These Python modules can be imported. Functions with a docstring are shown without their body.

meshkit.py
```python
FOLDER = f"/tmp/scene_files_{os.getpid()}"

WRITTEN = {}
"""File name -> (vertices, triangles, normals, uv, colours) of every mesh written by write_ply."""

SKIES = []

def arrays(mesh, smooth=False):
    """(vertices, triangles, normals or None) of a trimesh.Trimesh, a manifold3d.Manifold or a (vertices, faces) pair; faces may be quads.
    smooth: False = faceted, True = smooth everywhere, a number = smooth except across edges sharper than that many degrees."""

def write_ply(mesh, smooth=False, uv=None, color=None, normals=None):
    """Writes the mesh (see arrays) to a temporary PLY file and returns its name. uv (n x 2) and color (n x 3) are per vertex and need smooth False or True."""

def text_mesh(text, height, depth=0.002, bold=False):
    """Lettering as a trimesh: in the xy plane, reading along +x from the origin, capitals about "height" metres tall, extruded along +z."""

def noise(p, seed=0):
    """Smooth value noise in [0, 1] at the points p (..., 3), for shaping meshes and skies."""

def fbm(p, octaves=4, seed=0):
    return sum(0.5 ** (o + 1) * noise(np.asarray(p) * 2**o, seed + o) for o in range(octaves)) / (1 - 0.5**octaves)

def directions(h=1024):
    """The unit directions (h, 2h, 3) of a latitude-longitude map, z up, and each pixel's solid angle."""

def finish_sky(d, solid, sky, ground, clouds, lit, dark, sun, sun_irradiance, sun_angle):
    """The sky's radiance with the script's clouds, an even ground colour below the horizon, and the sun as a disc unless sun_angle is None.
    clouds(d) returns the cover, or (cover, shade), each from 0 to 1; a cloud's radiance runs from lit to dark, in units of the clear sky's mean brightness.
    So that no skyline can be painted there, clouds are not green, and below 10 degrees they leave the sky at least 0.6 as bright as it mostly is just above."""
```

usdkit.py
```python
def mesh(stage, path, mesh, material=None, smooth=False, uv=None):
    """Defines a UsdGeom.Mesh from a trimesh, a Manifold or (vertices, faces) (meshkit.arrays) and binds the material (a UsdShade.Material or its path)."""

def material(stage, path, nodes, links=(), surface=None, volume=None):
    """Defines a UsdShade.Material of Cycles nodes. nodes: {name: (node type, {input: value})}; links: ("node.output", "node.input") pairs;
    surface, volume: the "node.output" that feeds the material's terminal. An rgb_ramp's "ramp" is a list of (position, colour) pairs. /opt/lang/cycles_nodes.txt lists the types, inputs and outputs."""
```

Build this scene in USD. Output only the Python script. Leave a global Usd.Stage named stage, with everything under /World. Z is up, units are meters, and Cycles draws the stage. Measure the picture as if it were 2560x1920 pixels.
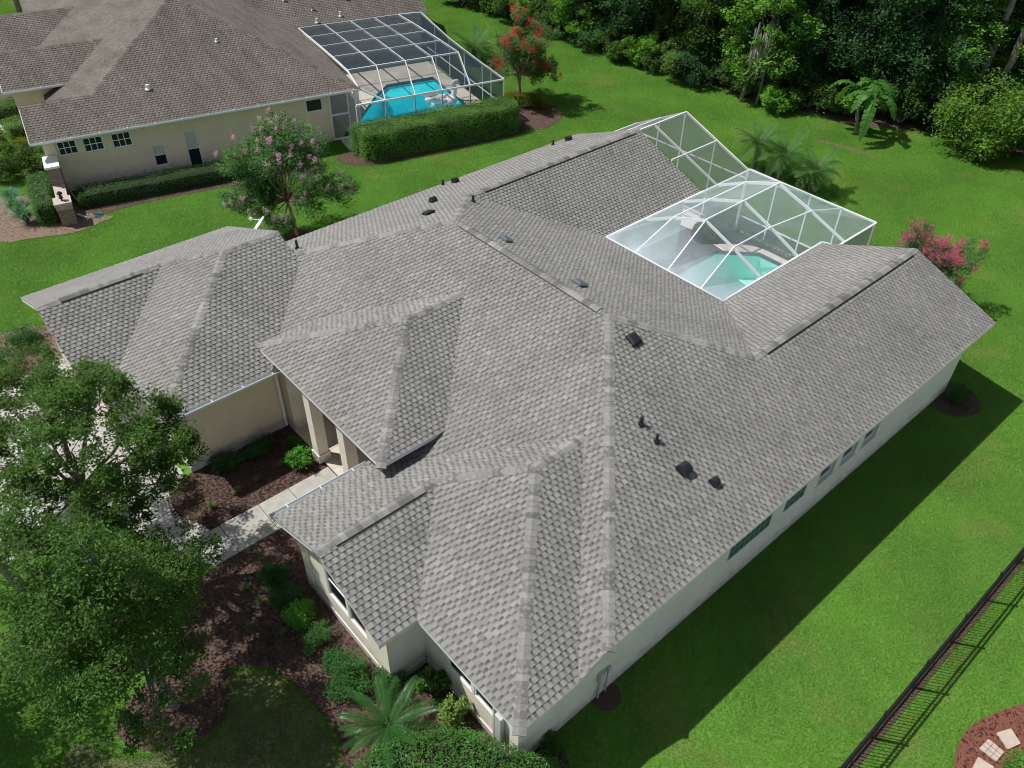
import math, random
import numpy as np, trimesh, manifold3d as m3, shapely
from shapely.geometry import Polygon, Point, box as sbox
from shapely.ops import unary_union
import usdkit, meshkit
from pxr import Usd, UsdGeom, UsdLux, UsdShade, Gf, Sdf, Vt

rng = np.random.default_rng(7)
random.seed(7)
stage = Usd.Stage.CreateInMemory()
UsdGeom.SetStageUpAxis(stage, 'Z')
UsdGeom.Xform.Define(stage, '/World')
UsdGeom.Scope.Define(stage, '/World/Looks')

# ------------------------------------------------------------------ camera, sky, sun
CAM = np.array([-5.556, -5.757, 18.981])
yaw, pitch, roll = np.radians([48.097, -40.539, 1.154])
fwd = np.array([np.cos(pitch)*np.cos(yaw), np.cos(pitch)*np.sin(yaw), np.sin(pitch)])
rt0 = np.array([np.sin(yaw), -np.cos(yaw), 0]); up0 = np.cross(rt0, fwd)
rt = rt0*np.cos(roll) + up0*np.sin(roll); up = -rt0*np.sin(roll) + up0*np.cos(roll)
FPX = 2033.536
cam = UsdGeom.Camera.Define(stage, '/World/camera')
cam.AddTransformOp().Set(Gf.Matrix4d(*[float(x) for x in (*rt, 0, *up, 0, *(-fwd), 0, *CAM, 1)]))
cam.CreateHorizontalApertureAttr(36.0); cam.CreateVerticalApertureAttr(27.0)
cam.CreateFocalLengthAttr(36.0*FPX/2560)
cam.CreateFStopAttr(0.0)
cam.CreateExposureAttr(0.08)
SUN = np.array([-.333, .447, .830]); SUN /= np.linalg.norm(SUN)
usdkit.material(stage, '/World/Looks/sky', {
    'sky': ('sky_texture', {'sky_type': 'single_scattering', 'sun_disc': False, 'sun_elevation': float(np.arcsin(SUN[2])),
                            'sun_rotation': float(np.arctan2(SUN[0], SUN[1])), 'aerosol_density': 1.2}),
    'hz': ('hsv', {'saturation': .62, 'value': 1.05}), 'bg': ('background_shader', {'strength': 0.078})}, [('sky.color', 'hz.color'), ('hz.color', 'bg.color')], surface='bg.background')
dome = UsdLux.DomeLight.Define(stage, '/World/sky')
UsdShade.MaterialBindingAPI.Apply(dome.GetPrim()).Bind(UsdShade.Material.Get(stage, '/World/Looks/sky'))
sun = UsdLux.DistantLight.Define(stage, '/World/sun')
sun.CreateIntensityAttr(1.22); sun.CreateAngleAttr(0.53); sun.CreateColorAttr(Gf.Vec3f(1.0, 0.965, 0.91))
sun.GetPrim().CreateAttribute('inputs:normalize', Sdf.ValueTypeNames.Bool).Set(True)
_z = SUN; _x = np.cross([0, 0, 1.], _z); _x /= np.linalg.norm(_x); _y = np.cross(_z, _x)
sun.AddTransformOp().Set(Gf.Matrix4d(*[float(x) for x in (*_x, 0, *_y, 0, *_z, 0, 0, 0, 0, 1)]))

# ------------------------------------------------------------------ helpers
used = {}
def numbered(path):
    n = used.get(path, 0); used[path] = n+1
    return path if n == 0 else f'{path}_{n:03d}'
FR = {}          # prim path -> (origin, yaw) of the thing it belongs to
def frame_of(prim):
    p = str(prim.GetPath()).split('/')
    return FR.get('/'.join(p[:3]))
def key(prim, **kw):
    for k, v in kw.items():
        if v is not None: prim.SetCustomDataByKey(k, v)
def thing(name, label, cat, loc=(0, 0, 0), yaw=0., group=None, scale=None):
    path = numbered('/World/'+name)
    x = UsdGeom.Xform.Define(stage, path); x.AddTranslateOp().Set(Gf.Vec3d(*map(float, loc)))
    x.AddRotateZOp().Set(float(np.degrees(yaw)))
    if scale is not None: x.AddScaleOp().Set(Gf.Vec3f(*map(float, scale)))
    FR[path] = (np.asarray(loc, float), yaw)
    key(x.GetPrim(), label=label, category=cat, group=group)
    return x.GetPrim()
def toloc(v, fr):
    o, a = fr; d = np.asarray(v, float)-o; c, s = np.cos(a), np.sin(a)
    return np.stack([d[:, 0]*c+d[:, 1]*s, -d[:, 0]*s+d[:, 1]*c, d[:, 2]], 1)
def obj(name, mesh, mat, parent=None, world=True, smooth=False, uv=None, kind=None, label=None, cat=None, group=None):
    v, f = mesh_vf(mesh)
    base = str(parent.GetPath()) if parent is not None else '/World'
    if parent is not None and world:
        fr = frame_of(parent)
        if fr: v = toloc(v, fr)
    path = numbered(base+'/'+name)
    m = usdkit.mesh(stage, path, (v, f), M[mat] if isinstance(mat, str) else mat, smooth=smooth, uv=uv).GetPrim()
    key(m, kind=kind, label=label, category=cat, group=group)
    return m
def mesh_vf(mesh):
    if hasattr(mesh, 'to_mesh'):
        k = mesh.to_mesh(); return np.array(k.vert_properties[:, :3], float), np.array(k.tri_verts, int)
    if isinstance(mesh, MB): return mesh.vf()
    if hasattr(mesh, 'vertices'): return np.array(mesh.vertices, float), np.array(mesh.faces, int)
    v, f = np.asarray(mesh[0], float), np.asarray(mesh[1], int)
    if f.shape[1] == 4: f = np.vstack([f[:, [0, 1, 2]], f[:, [0, 2, 3]]])
    return v, f
def struct(name, mesh, mat, parent=None, label=None, cat=None, **kw):
    return obj(name, mesh, mat, parent, kind='structure', label=label, cat=cat, **kw)
def copy(root, label, loc, yaw, scale=None, group=None):
    was = root.GetCustomData()
    path = numbered('/World/'+root.GetName().rstrip('0123456789').rstrip('_'))
    x = UsdGeom.Xform.Define(stage, path); x.AddTranslateOp().Set(Gf.Vec3d(*map(float, loc))); x.AddRotateZOp().Set(float(np.degrees(yaw)))
    x.AddScaleOp().Set(Gf.Vec3f(*map(float, scale if scale is not None else (1, 1, 1))))
    p = x.GetPrim(); p.GetReferences().AddInternalReference(root.GetPath()); p.SetInstanceable(True)
    key(p, label=label, category=was['category'], group=group)
    if group is None and 'group' in was: p.SetCustomDataByKey('group', '')
    return p

BOXF = np.array([[0, 2, 1], [0, 3, 2], [4, 5, 6], [4, 6, 7], [0, 1, 5], [0, 5, 4], [1, 2, 6], [1, 6, 5], [2, 3, 7], [2, 7, 6], [3, 0, 4], [3, 4, 7]])
class MB:
    def __init__(s): s.V = []; s.F = []; s.n = 0
    def add(s, v, f):
        v = np.asarray(v, float); f = np.asarray(f, int)
        if f.shape[1] == 4: f = np.vstack([f[:, [0, 1, 2]], f[:, [0, 2, 3]]])
        s.V.append(v); s.F.append(f+s.n); s.n += len(v); return s
    def box(s, x0, x1, y0, y1, z0, z1):
        v = [[x0, y0, z0], [x1, y0, z0], [x1, y1, z0], [x0, y1, z0], [x0, y0, z1], [x1, y0, z1], [x1, y1, z1], [x0, y1, z1]]
        return s.add(v, BOXF)
    def beam(s, a, b, w, h, drop=0.0, upv=(0, 0, 1)):
        """box of width w and height h along a-b; its top lies 'drop' below the line"""
        a, b = np.asarray(a, float), np.asarray(b, float); d = b-a; d /= np.linalg.norm(d)
        sd = np.cross(d, upv); n = np.linalg.norm(sd)
        sd = sd/n if n > 1e-6 else np.array([1., 0, 0]); u = np.cross(sd, d)
        v = []
        for p, t in ((a, 0), (b, 0)):
            for i, j in ((-1, -1), (1, -1), (1, 1), (-1, 1)):
                v.append(p+sd*w/2*i+u*(-drop-h/2+h/2*j))
        f = [[0, 1, 2, 3], [4, 7, 6, 5], [0, 4, 5, 1], [1, 5, 6, 2], [2, 6, 7, 3], [3, 7, 4, 0]]
        return s.add(v, f)
    def tube(s, pts, radii, sides=6):
        p = np.asarray(pts, float); r = np.broadcast_to(radii, (len(p),))
        t = np.gradient(p, axis=0); t /= np.linalg.norm(t, axis=1, keepdims=True)+1e-12
        ref = np.array([0.31, 0.95, 0.05]) if abs(t[:, 2]).mean() > .7 else np.array([0., 0, 1.])
        a = np.cross(t, ref); a /= np.linalg.norm(a, axis=1, keepdims=True)+1e-12; b = np.cross(t, a)
        ang = np.arange(sides)*2*np.pi/sides
        v = (p[:, None]+r[:, None, None]*(np.cos(ang)[None, :, None]*a[:, None]+np.sin(ang)[None, :, None]*b[:, None])).reshape(-1, 3)
        i, j = np.meshgrid(np.arange(len(p)-1), np.arange(sides), indexing='ij')
        q = np.stack([i*sides+j, i*sides+(j+1) % sides, (i+1)*sides+(j+1) % sides, (i+1)*sides+j], -1).reshape(-1, 4)
        n = len(v); v = np.vstack([v, p[0], p[-1]])
        k = np.arange(sides); c0 = np.stack([np.full(sides, n), (k+1) % sides, k], 1); L = (len(p)-1)*sides
        c1 = np.stack([np.full(sides, n+1), L+k, L+(k+1) % sides], 1)
        return s.add(v, np.vstack([q[:, [0, 2, 1]], q[:, [0, 3, 2]], c0[:, [0, 2, 1]], c1[:, [0, 2, 1]]]))
    def quad(s, a, b, c, d): return s.add([a, b, c, d], [[0, 1, 2], [0, 2, 3]])
    def mesh(s, m): v, f = mesh_vf(m); return s.add(v, f)
    def vf(s): return np.vstack(s.V), np.vstack(s.F)
def prism(poly, z0, z1):
    """poly: shapely polygon or points; vertical extrusion"""
    P = poly if hasattr(poly, 'exterior') else Polygon(poly)
    m = trimesh.creation.extrude_polygon(P, z1-z0, engine='earcut'); m.apply_translation([0, 0, z0]); return m
def sheet(poly, z):
    P = poly if hasattr(poly, 'geom_type') else Polygon(poly)
    b = MB()
    for g in getattr(P, 'geoms', [P]):
        if g.area < 1e-4: continue
        v, f = trimesh.creation.triangulate_polygon(g, engine='earcut')
        v3 = np.column_stack([v, np.full(len(v), z)])
        n = np.cross(v3[f[:, 1]]-v3[f[:, 0]], v3[f[:, 2]]-v3[f[:, 0]])[:, 2]
        f = np.where((n < 0)[:, None], f[:, ::-1], f); b.add(v3, f)
    return b
def smooth_poly(pts, n=6):
    p = np.asarray(pts, float); N = len(p); out = []
    for i in range(N):
        p0, p1, p2, p3 = p[i-1], p[i], p[(i+1) % N], p[(i+2) % N]
        for t in np.arange(n)/n:
            out.append(.5*((2*p1)+(-p0+p2)*t+(2*p0-5*p1+4*p2-p3)*t*t+(-p0+3*p1-3*p2+p3)*t**3))
    return Polygon(out).buffer(0)
def mbox(x0, x1, y0, y1, z0, z1):
    return m3.Manifold.cube([x1-x0, y1-y0, z1-z0]).translate([x0, y0, z0])
def rbox(x0, x1, y0, y1, z0, z1, r):
    s = m3.Manifold.sphere(r, 10)
    return m3.Manifold.batch_hull([s.translate([x, y, z]) for x in (x0+r, x1-r) for y in (y0+r, y1-r) for z in (z0+r, z1-r)])

# ------------------------------------------------------------------ materials
M = {}
def mat(name, nodes, links, surface): M[name] = usdkit.material(stage, '/World/Looks/'+name, nodes, links, surface=surface); return M[name]
def plain(name, color, rough=.6, metal=0., noise=None, amount=.25, spec=.4, bump=0., bscale=60., lum2=None):
    """a base colour with grain; noise: scale in 1/m of the blotches"""
    nodes = {'p': ('principled_bsdf', {'roughness': rough, 'metallic': metal, 'specular_ior_level': spec, 'base_color': color})}
    links = []
    if noise:
        c = np.array(color); lo, hi = c*(1-amount), np.minimum(c*(1+amount), 1) if lum2 is None else np.array(lum2)
        nodes['g'] = ('geometry', {}); nodes['n'] = ('noise_texture', {'scale': noise, 'detail': 5., 'roughness': .65})
        nodes['r'] = ('rgb_ramp', {'ramp': [(.3, lo), (.7, hi)]})
        links += [('g.position', 'n.vector'), ('n.fac', 'r.fac'), ('r.color', 'p.base_color')]
    if bump:
        nodes['gb'] = ('geometry', {}); nodes['nb'] = ('noise_texture', {'scale': bscale, 'detail': 3.}); nodes['b'] = ('bump', {'strength': bump, 'distance': .01})
        links += [('gb.position', 'nb.vector'), ('nb.fac', 'b.height'), ('b.normal', 'p.normal')]
    return mat(name, nodes, links, 'p.BSDF')
def stucco(name, color):
    c = np.array(color)
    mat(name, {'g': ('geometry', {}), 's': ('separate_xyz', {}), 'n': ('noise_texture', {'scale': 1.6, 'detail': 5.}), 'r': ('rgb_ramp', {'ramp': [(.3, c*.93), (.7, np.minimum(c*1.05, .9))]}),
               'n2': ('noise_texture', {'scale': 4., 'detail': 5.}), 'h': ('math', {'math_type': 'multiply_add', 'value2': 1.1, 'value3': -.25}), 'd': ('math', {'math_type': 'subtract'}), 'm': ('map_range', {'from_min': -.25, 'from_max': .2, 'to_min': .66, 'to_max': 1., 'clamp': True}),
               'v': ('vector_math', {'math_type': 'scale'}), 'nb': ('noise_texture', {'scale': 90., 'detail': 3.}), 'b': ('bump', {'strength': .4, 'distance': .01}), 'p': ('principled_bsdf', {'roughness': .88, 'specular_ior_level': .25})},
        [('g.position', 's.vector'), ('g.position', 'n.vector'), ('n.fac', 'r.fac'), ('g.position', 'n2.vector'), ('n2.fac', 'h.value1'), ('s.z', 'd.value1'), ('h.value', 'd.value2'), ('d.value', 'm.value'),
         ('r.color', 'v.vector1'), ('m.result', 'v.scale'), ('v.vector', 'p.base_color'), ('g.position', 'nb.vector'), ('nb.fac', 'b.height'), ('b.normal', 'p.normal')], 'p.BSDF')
def foliage(name, ramp, trans=.42, rough=.5, tint=(1.25, 1.15, .45), patch=.35, pscale=1.3, spec=.25, gain=2.5):
    ramp = [(a, tuple(min(.85, q*gain) for q in c)) for a, c in ramp]
    n = {'g': ('geometry', {}), 'r': ('rgb_ramp', {'ramp': ramp}), 'n': ('noise_texture', {'scale': pscale, 'detail': 2.}),
         'mr': ('map_range', {'from_min': .3, 'from_max': .7, 'to_min': 1-patch, 'to_max': 1+patch}),
         'c': ('vector_math', {'math_type': 'scale'}), 'p': ('principled_bsdf', {'roughness': rough, 'specular_ior_level': spec}),
         'tc': ('vector_math', {'math_type': 'multiply', 'vector2': tint}), 't': ('translucent_bsdf', {}), 'm': ('mix_closure', {'fac': trans})}
    l = [('g.random_per_island', 'r.fac'), ('g.position', 'n.vector'), ('n.fac', 'mr.value'), ('r.color', 'c.vector1'), ('mr.result', 'c.scale'),
         ('c.vector', 'p.base_color'), ('c.vector', 'tc.vector1'), ('tc.vector', 't.color'), ('p.BSDF', 'm.closure1'), ('t.BSDF', 'm.closure2')]
    return mat(name, n, l, 'm.closure')
def G(r, g, b): return (r, g, b)
foliage('oak_leaf', [(0, G(.032, .066, .014)), (.5, G(.058, .108, .019)), (1, G(.11, .165, .034))], trans=.46, gain=2.75)
foliage('crape_leaf', [(0, G(.032, .075, .024)), (.6, G(.055, .12, .032)), (.93, G(.12, .15, .04)), (1, G(.20, .11, .045))], gain=3.0)
foliage('red_crape_leaf', [(0, G(.025, .065, .03)), (.7, G(.045, .105, .04)), (1, G(.12, .10, .045))])
foliage('hedge_leaf', [(0, G(.035, .08, .012)), (.5, G(.095, .155, .018)), (1, G(.21, .25, .03))], trans=.25, gain=3.2)
foliage('dark_hedge_leaf', [(0, G(.025, .07, .016)), (1, G(.06, .135, .026))])
foliage('front_hedge_leaf', [(0, G(.03, .085, .014)), (.6, G(.055, .14, .02)), (1, G(.10, .20, .04))], rough=.4, spec=.4)
foliage('shrub_leaf', [(0, G(.022, .065, .016)), (.7, G(.04, .105, .022)), (1, G(.07, .15, .03))])
foliage('bright_shrub_leaf', [(0, G(.05, .15, .02)), (1, G(.10, .25, .035))])
foliage('yellow_shrub_leaf', [(0, G(.12, .15, .015)), (.6, G(.30, .28, .02)), (1, G(.45, .38, .03))], patch=.2, gain=1.45)
foliage('variegated_leaf', [(0, G(.12, .19, .05)), (.5, G(.42, .42, .13)), (1, G(.60, .56, .24))], patch=.15, gain=1.9)
foliage('wood_leaf_dark', [(0, G(.013, .034, .012)), (.6, G(.026, .058, .018)), (1, G(.05, .09, .026))], patch=.5, pscale=.5, spec=.25, gain=4.2)
foliage('wood_leaf_mid', [(0, G(.028, .058, .012)), (.6, G(.062, .108, .02)), (1, G(.12, .17, .03))], patch=.5, pscale=.5, spec=.25, gain=3.3)
foliage('wood_leaf_bright', [(0, G(.05, .11, .015)), (.5, G(.10, .19, .025)), (1, G(.17, .27, .04))], patch=.4, pscale=.6, trans=.4, gain=3.3)
foliage('pale_bush_leaf', [(0, G(.055, .105, .016)), (.6, G(.11, .18, .025)), (1, G(.17, .24, .045))], patch=.4, pscale=.9)
foliage('palm_leaf', [(0, G(.03, .07, .018)), (.6, G(.075, .135, .03)), (1, G(.17, .20, .05))], patch=.2)
foliage('sago_leaf', [(0, G(.022, .07, .016)), (1, G(.05, .125, .024))], patch=.15, rough=.32, spec=.3)
foliage('banana_leaf', [(0, G(.04, .12, .02)), (1, G(.08, .20, .035))], trans=.42, patch=.2, gain=1.7)
foliage('grass_tuft_leaf', [(0, G(.07, .13, .04)), (1, G(.20, .26, .10))], patch=.1)
foliage('silver_grass_leaf', [(0, G(.05, .12, .07)), (1, G(.14, .22, .13))], patch=.2)
foliage('pink_petal', [(0, G(.72, .46, .58)), (1, G(.90, .70, .78))], patch=.1, tint=(1, .8, .9), gain=1.)
foliage('hot_pink_petal', [(0, G(.72, .18, .32)), (1, G(.88, .42, .54))], patch=.1, tint=(1, .6, .7), gain=1.)
foliage('red_petal', [(0, G(.72, .06, .11)), (1, G(.90, .22, .28))], patch=.1, tint=(1, .4, .5), gain=1.)
plain('bark', (.17, .145, .12), .85, noise=9, amount=.5, bump=.5, bscale=25)
plain('crape_bark', (.30, .20, .13), .7, noise=7, amount=.35)
plain('wood_bark', (.22, .20, .17), .9, noise=2.5, amount=.5, bump=.6, bscale=8)
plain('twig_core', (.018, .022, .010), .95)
stucco('stucco', (.74, .685, .585))
stucco('stucco_bounce', (.70, .59, .44))  # cream stucco with warm reflected light put into its colour
stucco('nb_stucco', (.70, .60, .43))
plain('white_paint', (.78, .79, .78), .4)
plain('gutter_inside', (.16, .20, .22), .5)
plain('band_trim', (.48, .48, .46), .6)
plain('white_metal', (.80, .81, .82), .35)
plain('black_metal', (.013, .013, .016), .35, spec=.5)
plain('vent_black', (.018, .019, .024), .38, spec=.5)
plain('vent_metal', (.30, .33, .37), .32, metal=.7)
plain('pipe_white', (.72, .73, .74), .4)
plain('concrete', (.37, .36, .33), .85, noise=3, amount=.16, bump=.2)
plain('pool_deck', (.56, .52, .45), .85, noise=3, amount=.12, bump=.3)
plain('tile', (.55, .50, .44), .45, noise=5, amount=.10)
plain('tile_joint', (.22, .20, .17), .8)
plain('mulch_base', (.085, .052, .040), .95, noise=9, amount=.7, bump=.8, bscale=45)
plain('mulch_tan', (.19, .135, .10), .95, noise=22, amount=.5, bump=.8, bscale=45)
plain('red_mulch', (.16, .062, .042), .95, noise=26, amount=.55, bump=.8, bscale=55)
plain('soil', (.075, .055, .038), .95, noise=20, amount=.5, bump=.6)
plain('step_stone', (.46, .38, .33), .85, noise=5, amount=.14, bump=.3)
plain('dark_glass', (.012, .02, .02), .06, spec=.3)
plain('green_glass', (.03, .10, .085), .12, spec=.55)
plain('blind', (.50, .56, .52), .7)
plain('trunk_palm', (.13, .095, .065), .9, noise=18, amount=.5, bump=.7, bscale=30)
plain('banana_stem', (.22, .17, .09), .7, noise=5, amount=.4)
plain('hose_rubber', (.010, .010, .010), .45)
plain('hose_teal', (.02, .30, .24), .45)
plain('wood_post', (.20, .10, .05), .7, noise=9, amount=.3)
plain('beak_orange', (.75, .25, .04), .45)
plain('vinyl_pink', (.72, .50, .44), .35)
plain('mull_grey', (.30, .36, .34), .5)
plain('underlay', (.11, .105, .10), .95)
plain('nb_underlay', (.085, .075, .068), .95)
plain('door_wood', (.16, .07, .035), .5)
def chip_mat(name, ramp):
    mat(name, {'g': ('geometry', {}), 'r': ('rgb_ramp', {'ramp': ramp}), 'p': ('principled_bsdf', {'roughness': .85, 'specular_ior_level': .25})},
        [('g.random_per_island', 'r.fac'), ('r.color', 'p.base_color')], 'p.BSDF')
chip_mat('bark_chip', [(0, G(.06, .035, .027)), (.5, G(.20, .115, .085)), (1, G(.46, .31, .23))])
chip_mat('tan_chip', [(0, G(.14, .09, .06)), (.5, G(.34, .25, .18)), (1, G(.52, .42, .33))])
chip_mat('red_chip', [(0, G(.07, .022, .018)), (.5, G(.19, .065, .045)), (1, G(.34, .14, .10))])
def brick_mat(name):
    mat(name, {'t': ('texture_coordinate', {}), 'g': ('geometry', {}), 's': ('separate_xyz', {}), 'ad': ('math', {'math_type': 'add'}), 'cb': ('combine_xyz', {}),
               'b': ('brick_texture', {'color1': (.34, .20, .14), 'color2': (.20, .12, .09), 'mortar': (.42, .38, .33), 'scale': 1., 'mortar_size': .008, 'brick_width': .21, 'row_height': .072}),
               'n': ('noise_texture', {'scale': 7., 'detail': 3.}), 'mx': ('mix', {'mix_type': 'multiply', 'fac': .55}), 'p': ('principled_bsdf', {'roughness': .85})},
        [('t.object', 's.vector'), ('s.x', 'ad.value1'), ('s.y', 'ad.value2'), ('ad.value', 'cb.x'), ('s.z', 'cb.y'), ('cb.vector', 'b.vector'), ('g.position', 'n.vector'),
         ('b.color', 'mx.color1'), ('n.color', 'mx.color2'), ('mx.color', 'p.base_color')], 'p.BSDF')
brick_mat('brick')
def shingle_mat(name, dark, mid, light, stain=None):
    """st.x = tone of the piece (0 to 1, granule blend), st.y = printed shadow band of the lower ply, with butt shade painted in"""
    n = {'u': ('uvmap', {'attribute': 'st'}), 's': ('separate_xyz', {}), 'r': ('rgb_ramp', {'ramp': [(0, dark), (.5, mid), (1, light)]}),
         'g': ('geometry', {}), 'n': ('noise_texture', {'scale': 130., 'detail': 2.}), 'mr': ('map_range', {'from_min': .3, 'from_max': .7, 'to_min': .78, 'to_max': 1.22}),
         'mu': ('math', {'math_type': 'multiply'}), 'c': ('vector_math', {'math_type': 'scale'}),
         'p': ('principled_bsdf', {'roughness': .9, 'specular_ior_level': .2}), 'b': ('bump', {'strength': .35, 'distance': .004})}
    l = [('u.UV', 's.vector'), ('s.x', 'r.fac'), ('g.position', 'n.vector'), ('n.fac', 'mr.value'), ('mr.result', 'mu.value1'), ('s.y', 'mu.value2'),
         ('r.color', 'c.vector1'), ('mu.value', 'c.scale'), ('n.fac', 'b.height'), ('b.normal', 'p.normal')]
    last = 'c.vector'
    n['n2'] = ('noise_texture', {'scale': .55, 'detail': 4.}); n['m2'] = ('map_range', {'from_min': .3, 'from_max': .7, 'to_min': .90, 'to_max': 1.10}); n['c2'] = ('vector_math', {'math_type': 'scale'})
    l += [('g.position', 'n2.vector'), ('n2.fac', 'm2.value'), (last, 'c2.vector1'), ('m2.result', 'c2.scale')]; last = 'c2.vector'
    if stain:
        n['mp'] = ('mapping', {'rotation': (0, 0, 0.23), 'scale': (1.1, .28, .3)}); n['n3'] = ('noise_texture', {'scale': 1.5, 'detail': 5., 'roughness': .6})
        n['m3'] = ('map_range', {'from_min': .44, 'from_max': .70, 'to_min': 1., 'to_max': stain, 'clamp': True}); n['c3'] = ('vector_math', {'math_type': 'scale'})
        l += [('g.position', 'mp.vector'), ('mp.vector', 'n3.vector'), ('n3.fac', 'm3.value'), (last, 'c3.vector1'), ('m3.result', 'c3.scale')]; last = 'c3.vector'
    l.append((last, 'p.base_color'))
    mat(name, n, l, 'p.BSDF')
shingle_mat('shingle', (.112, .110, .104), (.205, .202, .192), (.292, .289, .276))
shingle_mat('nb_shingle', (.078, .069, .060), (.150, .134, .117), (.225, .202, .178), stain=.74)
def screen_mat(name, cover, color, glare_dust=None, slant=1.6):
    n = {'t': ('transparent_bsdf', {}), 'd': ('diffuse_bsdf', {'color': color}), 'tr': ('translucent_bsdf', {'color': color}), 'a': ('mix_closure', {'fac': .35}),
         'g': ('geometry', {}), 'n': ('noise_texture', {'scale': 1.1, 'detail': 4.}), 'mr': ('map_range', {'from_min': .35, 'from_max': .65, 'to_min': cover*.85, 'to_max': cover*1.15}), 'lw': ('layer_weight', {'blend': .5}), 'fm': ('map_range', {'from_min': .2, 'from_max': .7, 'to_min': .7, 'to_max': slant, 'clamp': True}), 'fmul': ('math', {'math_type': 'multiply', 'use_clamp': True}), 'm': ('mix_closure', {})}
    l = [('lw.facing', 'fm.value'), ('mr.result', 'fmul.value1'), ('fm.result', 'fmul.value2'), ('d.BSDF', 'a.closure1'), ('tr.BSDF', 'a.closure2'), ('g.position', 'n.vector'), ('n.fac', 'mr.value'), ('t.BSDF', 'm.closure1'), ('a.closure', 'm.closure2')]
    last = 'fmul.value'
    if glare_dust:      # painted sun glare and pollen at the low edge; x = where it thins
        n['s'] = ('separate_xyz', {}); n['md'] = ('map_range', {'from_min': glare_dust[0], 'from_max': glare_dust[1], 'to_min': glare_dust[2], 'to_max': 0., 'clamp': True})
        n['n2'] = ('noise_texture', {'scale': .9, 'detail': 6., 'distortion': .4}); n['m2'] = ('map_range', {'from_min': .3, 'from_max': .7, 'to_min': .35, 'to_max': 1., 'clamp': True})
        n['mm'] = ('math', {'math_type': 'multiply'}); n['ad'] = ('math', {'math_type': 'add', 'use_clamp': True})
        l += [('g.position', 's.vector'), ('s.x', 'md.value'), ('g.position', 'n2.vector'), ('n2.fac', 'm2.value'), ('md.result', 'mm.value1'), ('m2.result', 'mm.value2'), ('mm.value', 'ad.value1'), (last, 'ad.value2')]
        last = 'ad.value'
    l.append((last, 'm.fac'))
    mat(name, n, l, 'm.closure')
screen_mat('screen', .25, (.55, .62, .69), glare_dust=(15.25, 17.0, .85))
screen_mat('screen_wall', .36, (.20, .22, .23))
screen_mat('nb_screen', .34, (.050, .066, .085), slant=2.1)
def water_mat(name, tint):
    mat(name, {'t': ('transparent_bsdf', {'color': tint}), 'gl': ('glossy_bsdf', {'roughness': .02, 'color': (1, 1, 1)}), 'f': ('fresnel', {'IOR': 1.33}), 'm': ('mix_closure', {}),
               'g': ('geometry', {}), 'n': ('noise_texture', {'scale': 3., 'detail': 2.}), 'b': ('bump', {'strength': .12, 'distance': .05})},
        [('g.position', 'n.vector'), ('n.fac', 'b.height'), ('b.normal', 'gl.normal'), ('f.fac', 'm.fac'), ('t.BSDF', 'm.closure1'), ('gl.BSDF', 'm.closure2')], 'm.closure')
water_mat('water_teal', (.72, .95, .92)); water_mat('water_blue', (.45, .95, .98))
plain('plaster_teal', (.52, .86, .80), .6, noise=1.2, amount=.06); plain('plaster_blue', (.10, .86, .92), .6, noise=1.2, amount=.05)
plain('pool_tile', (.05, .08, .10), .3)
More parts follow.
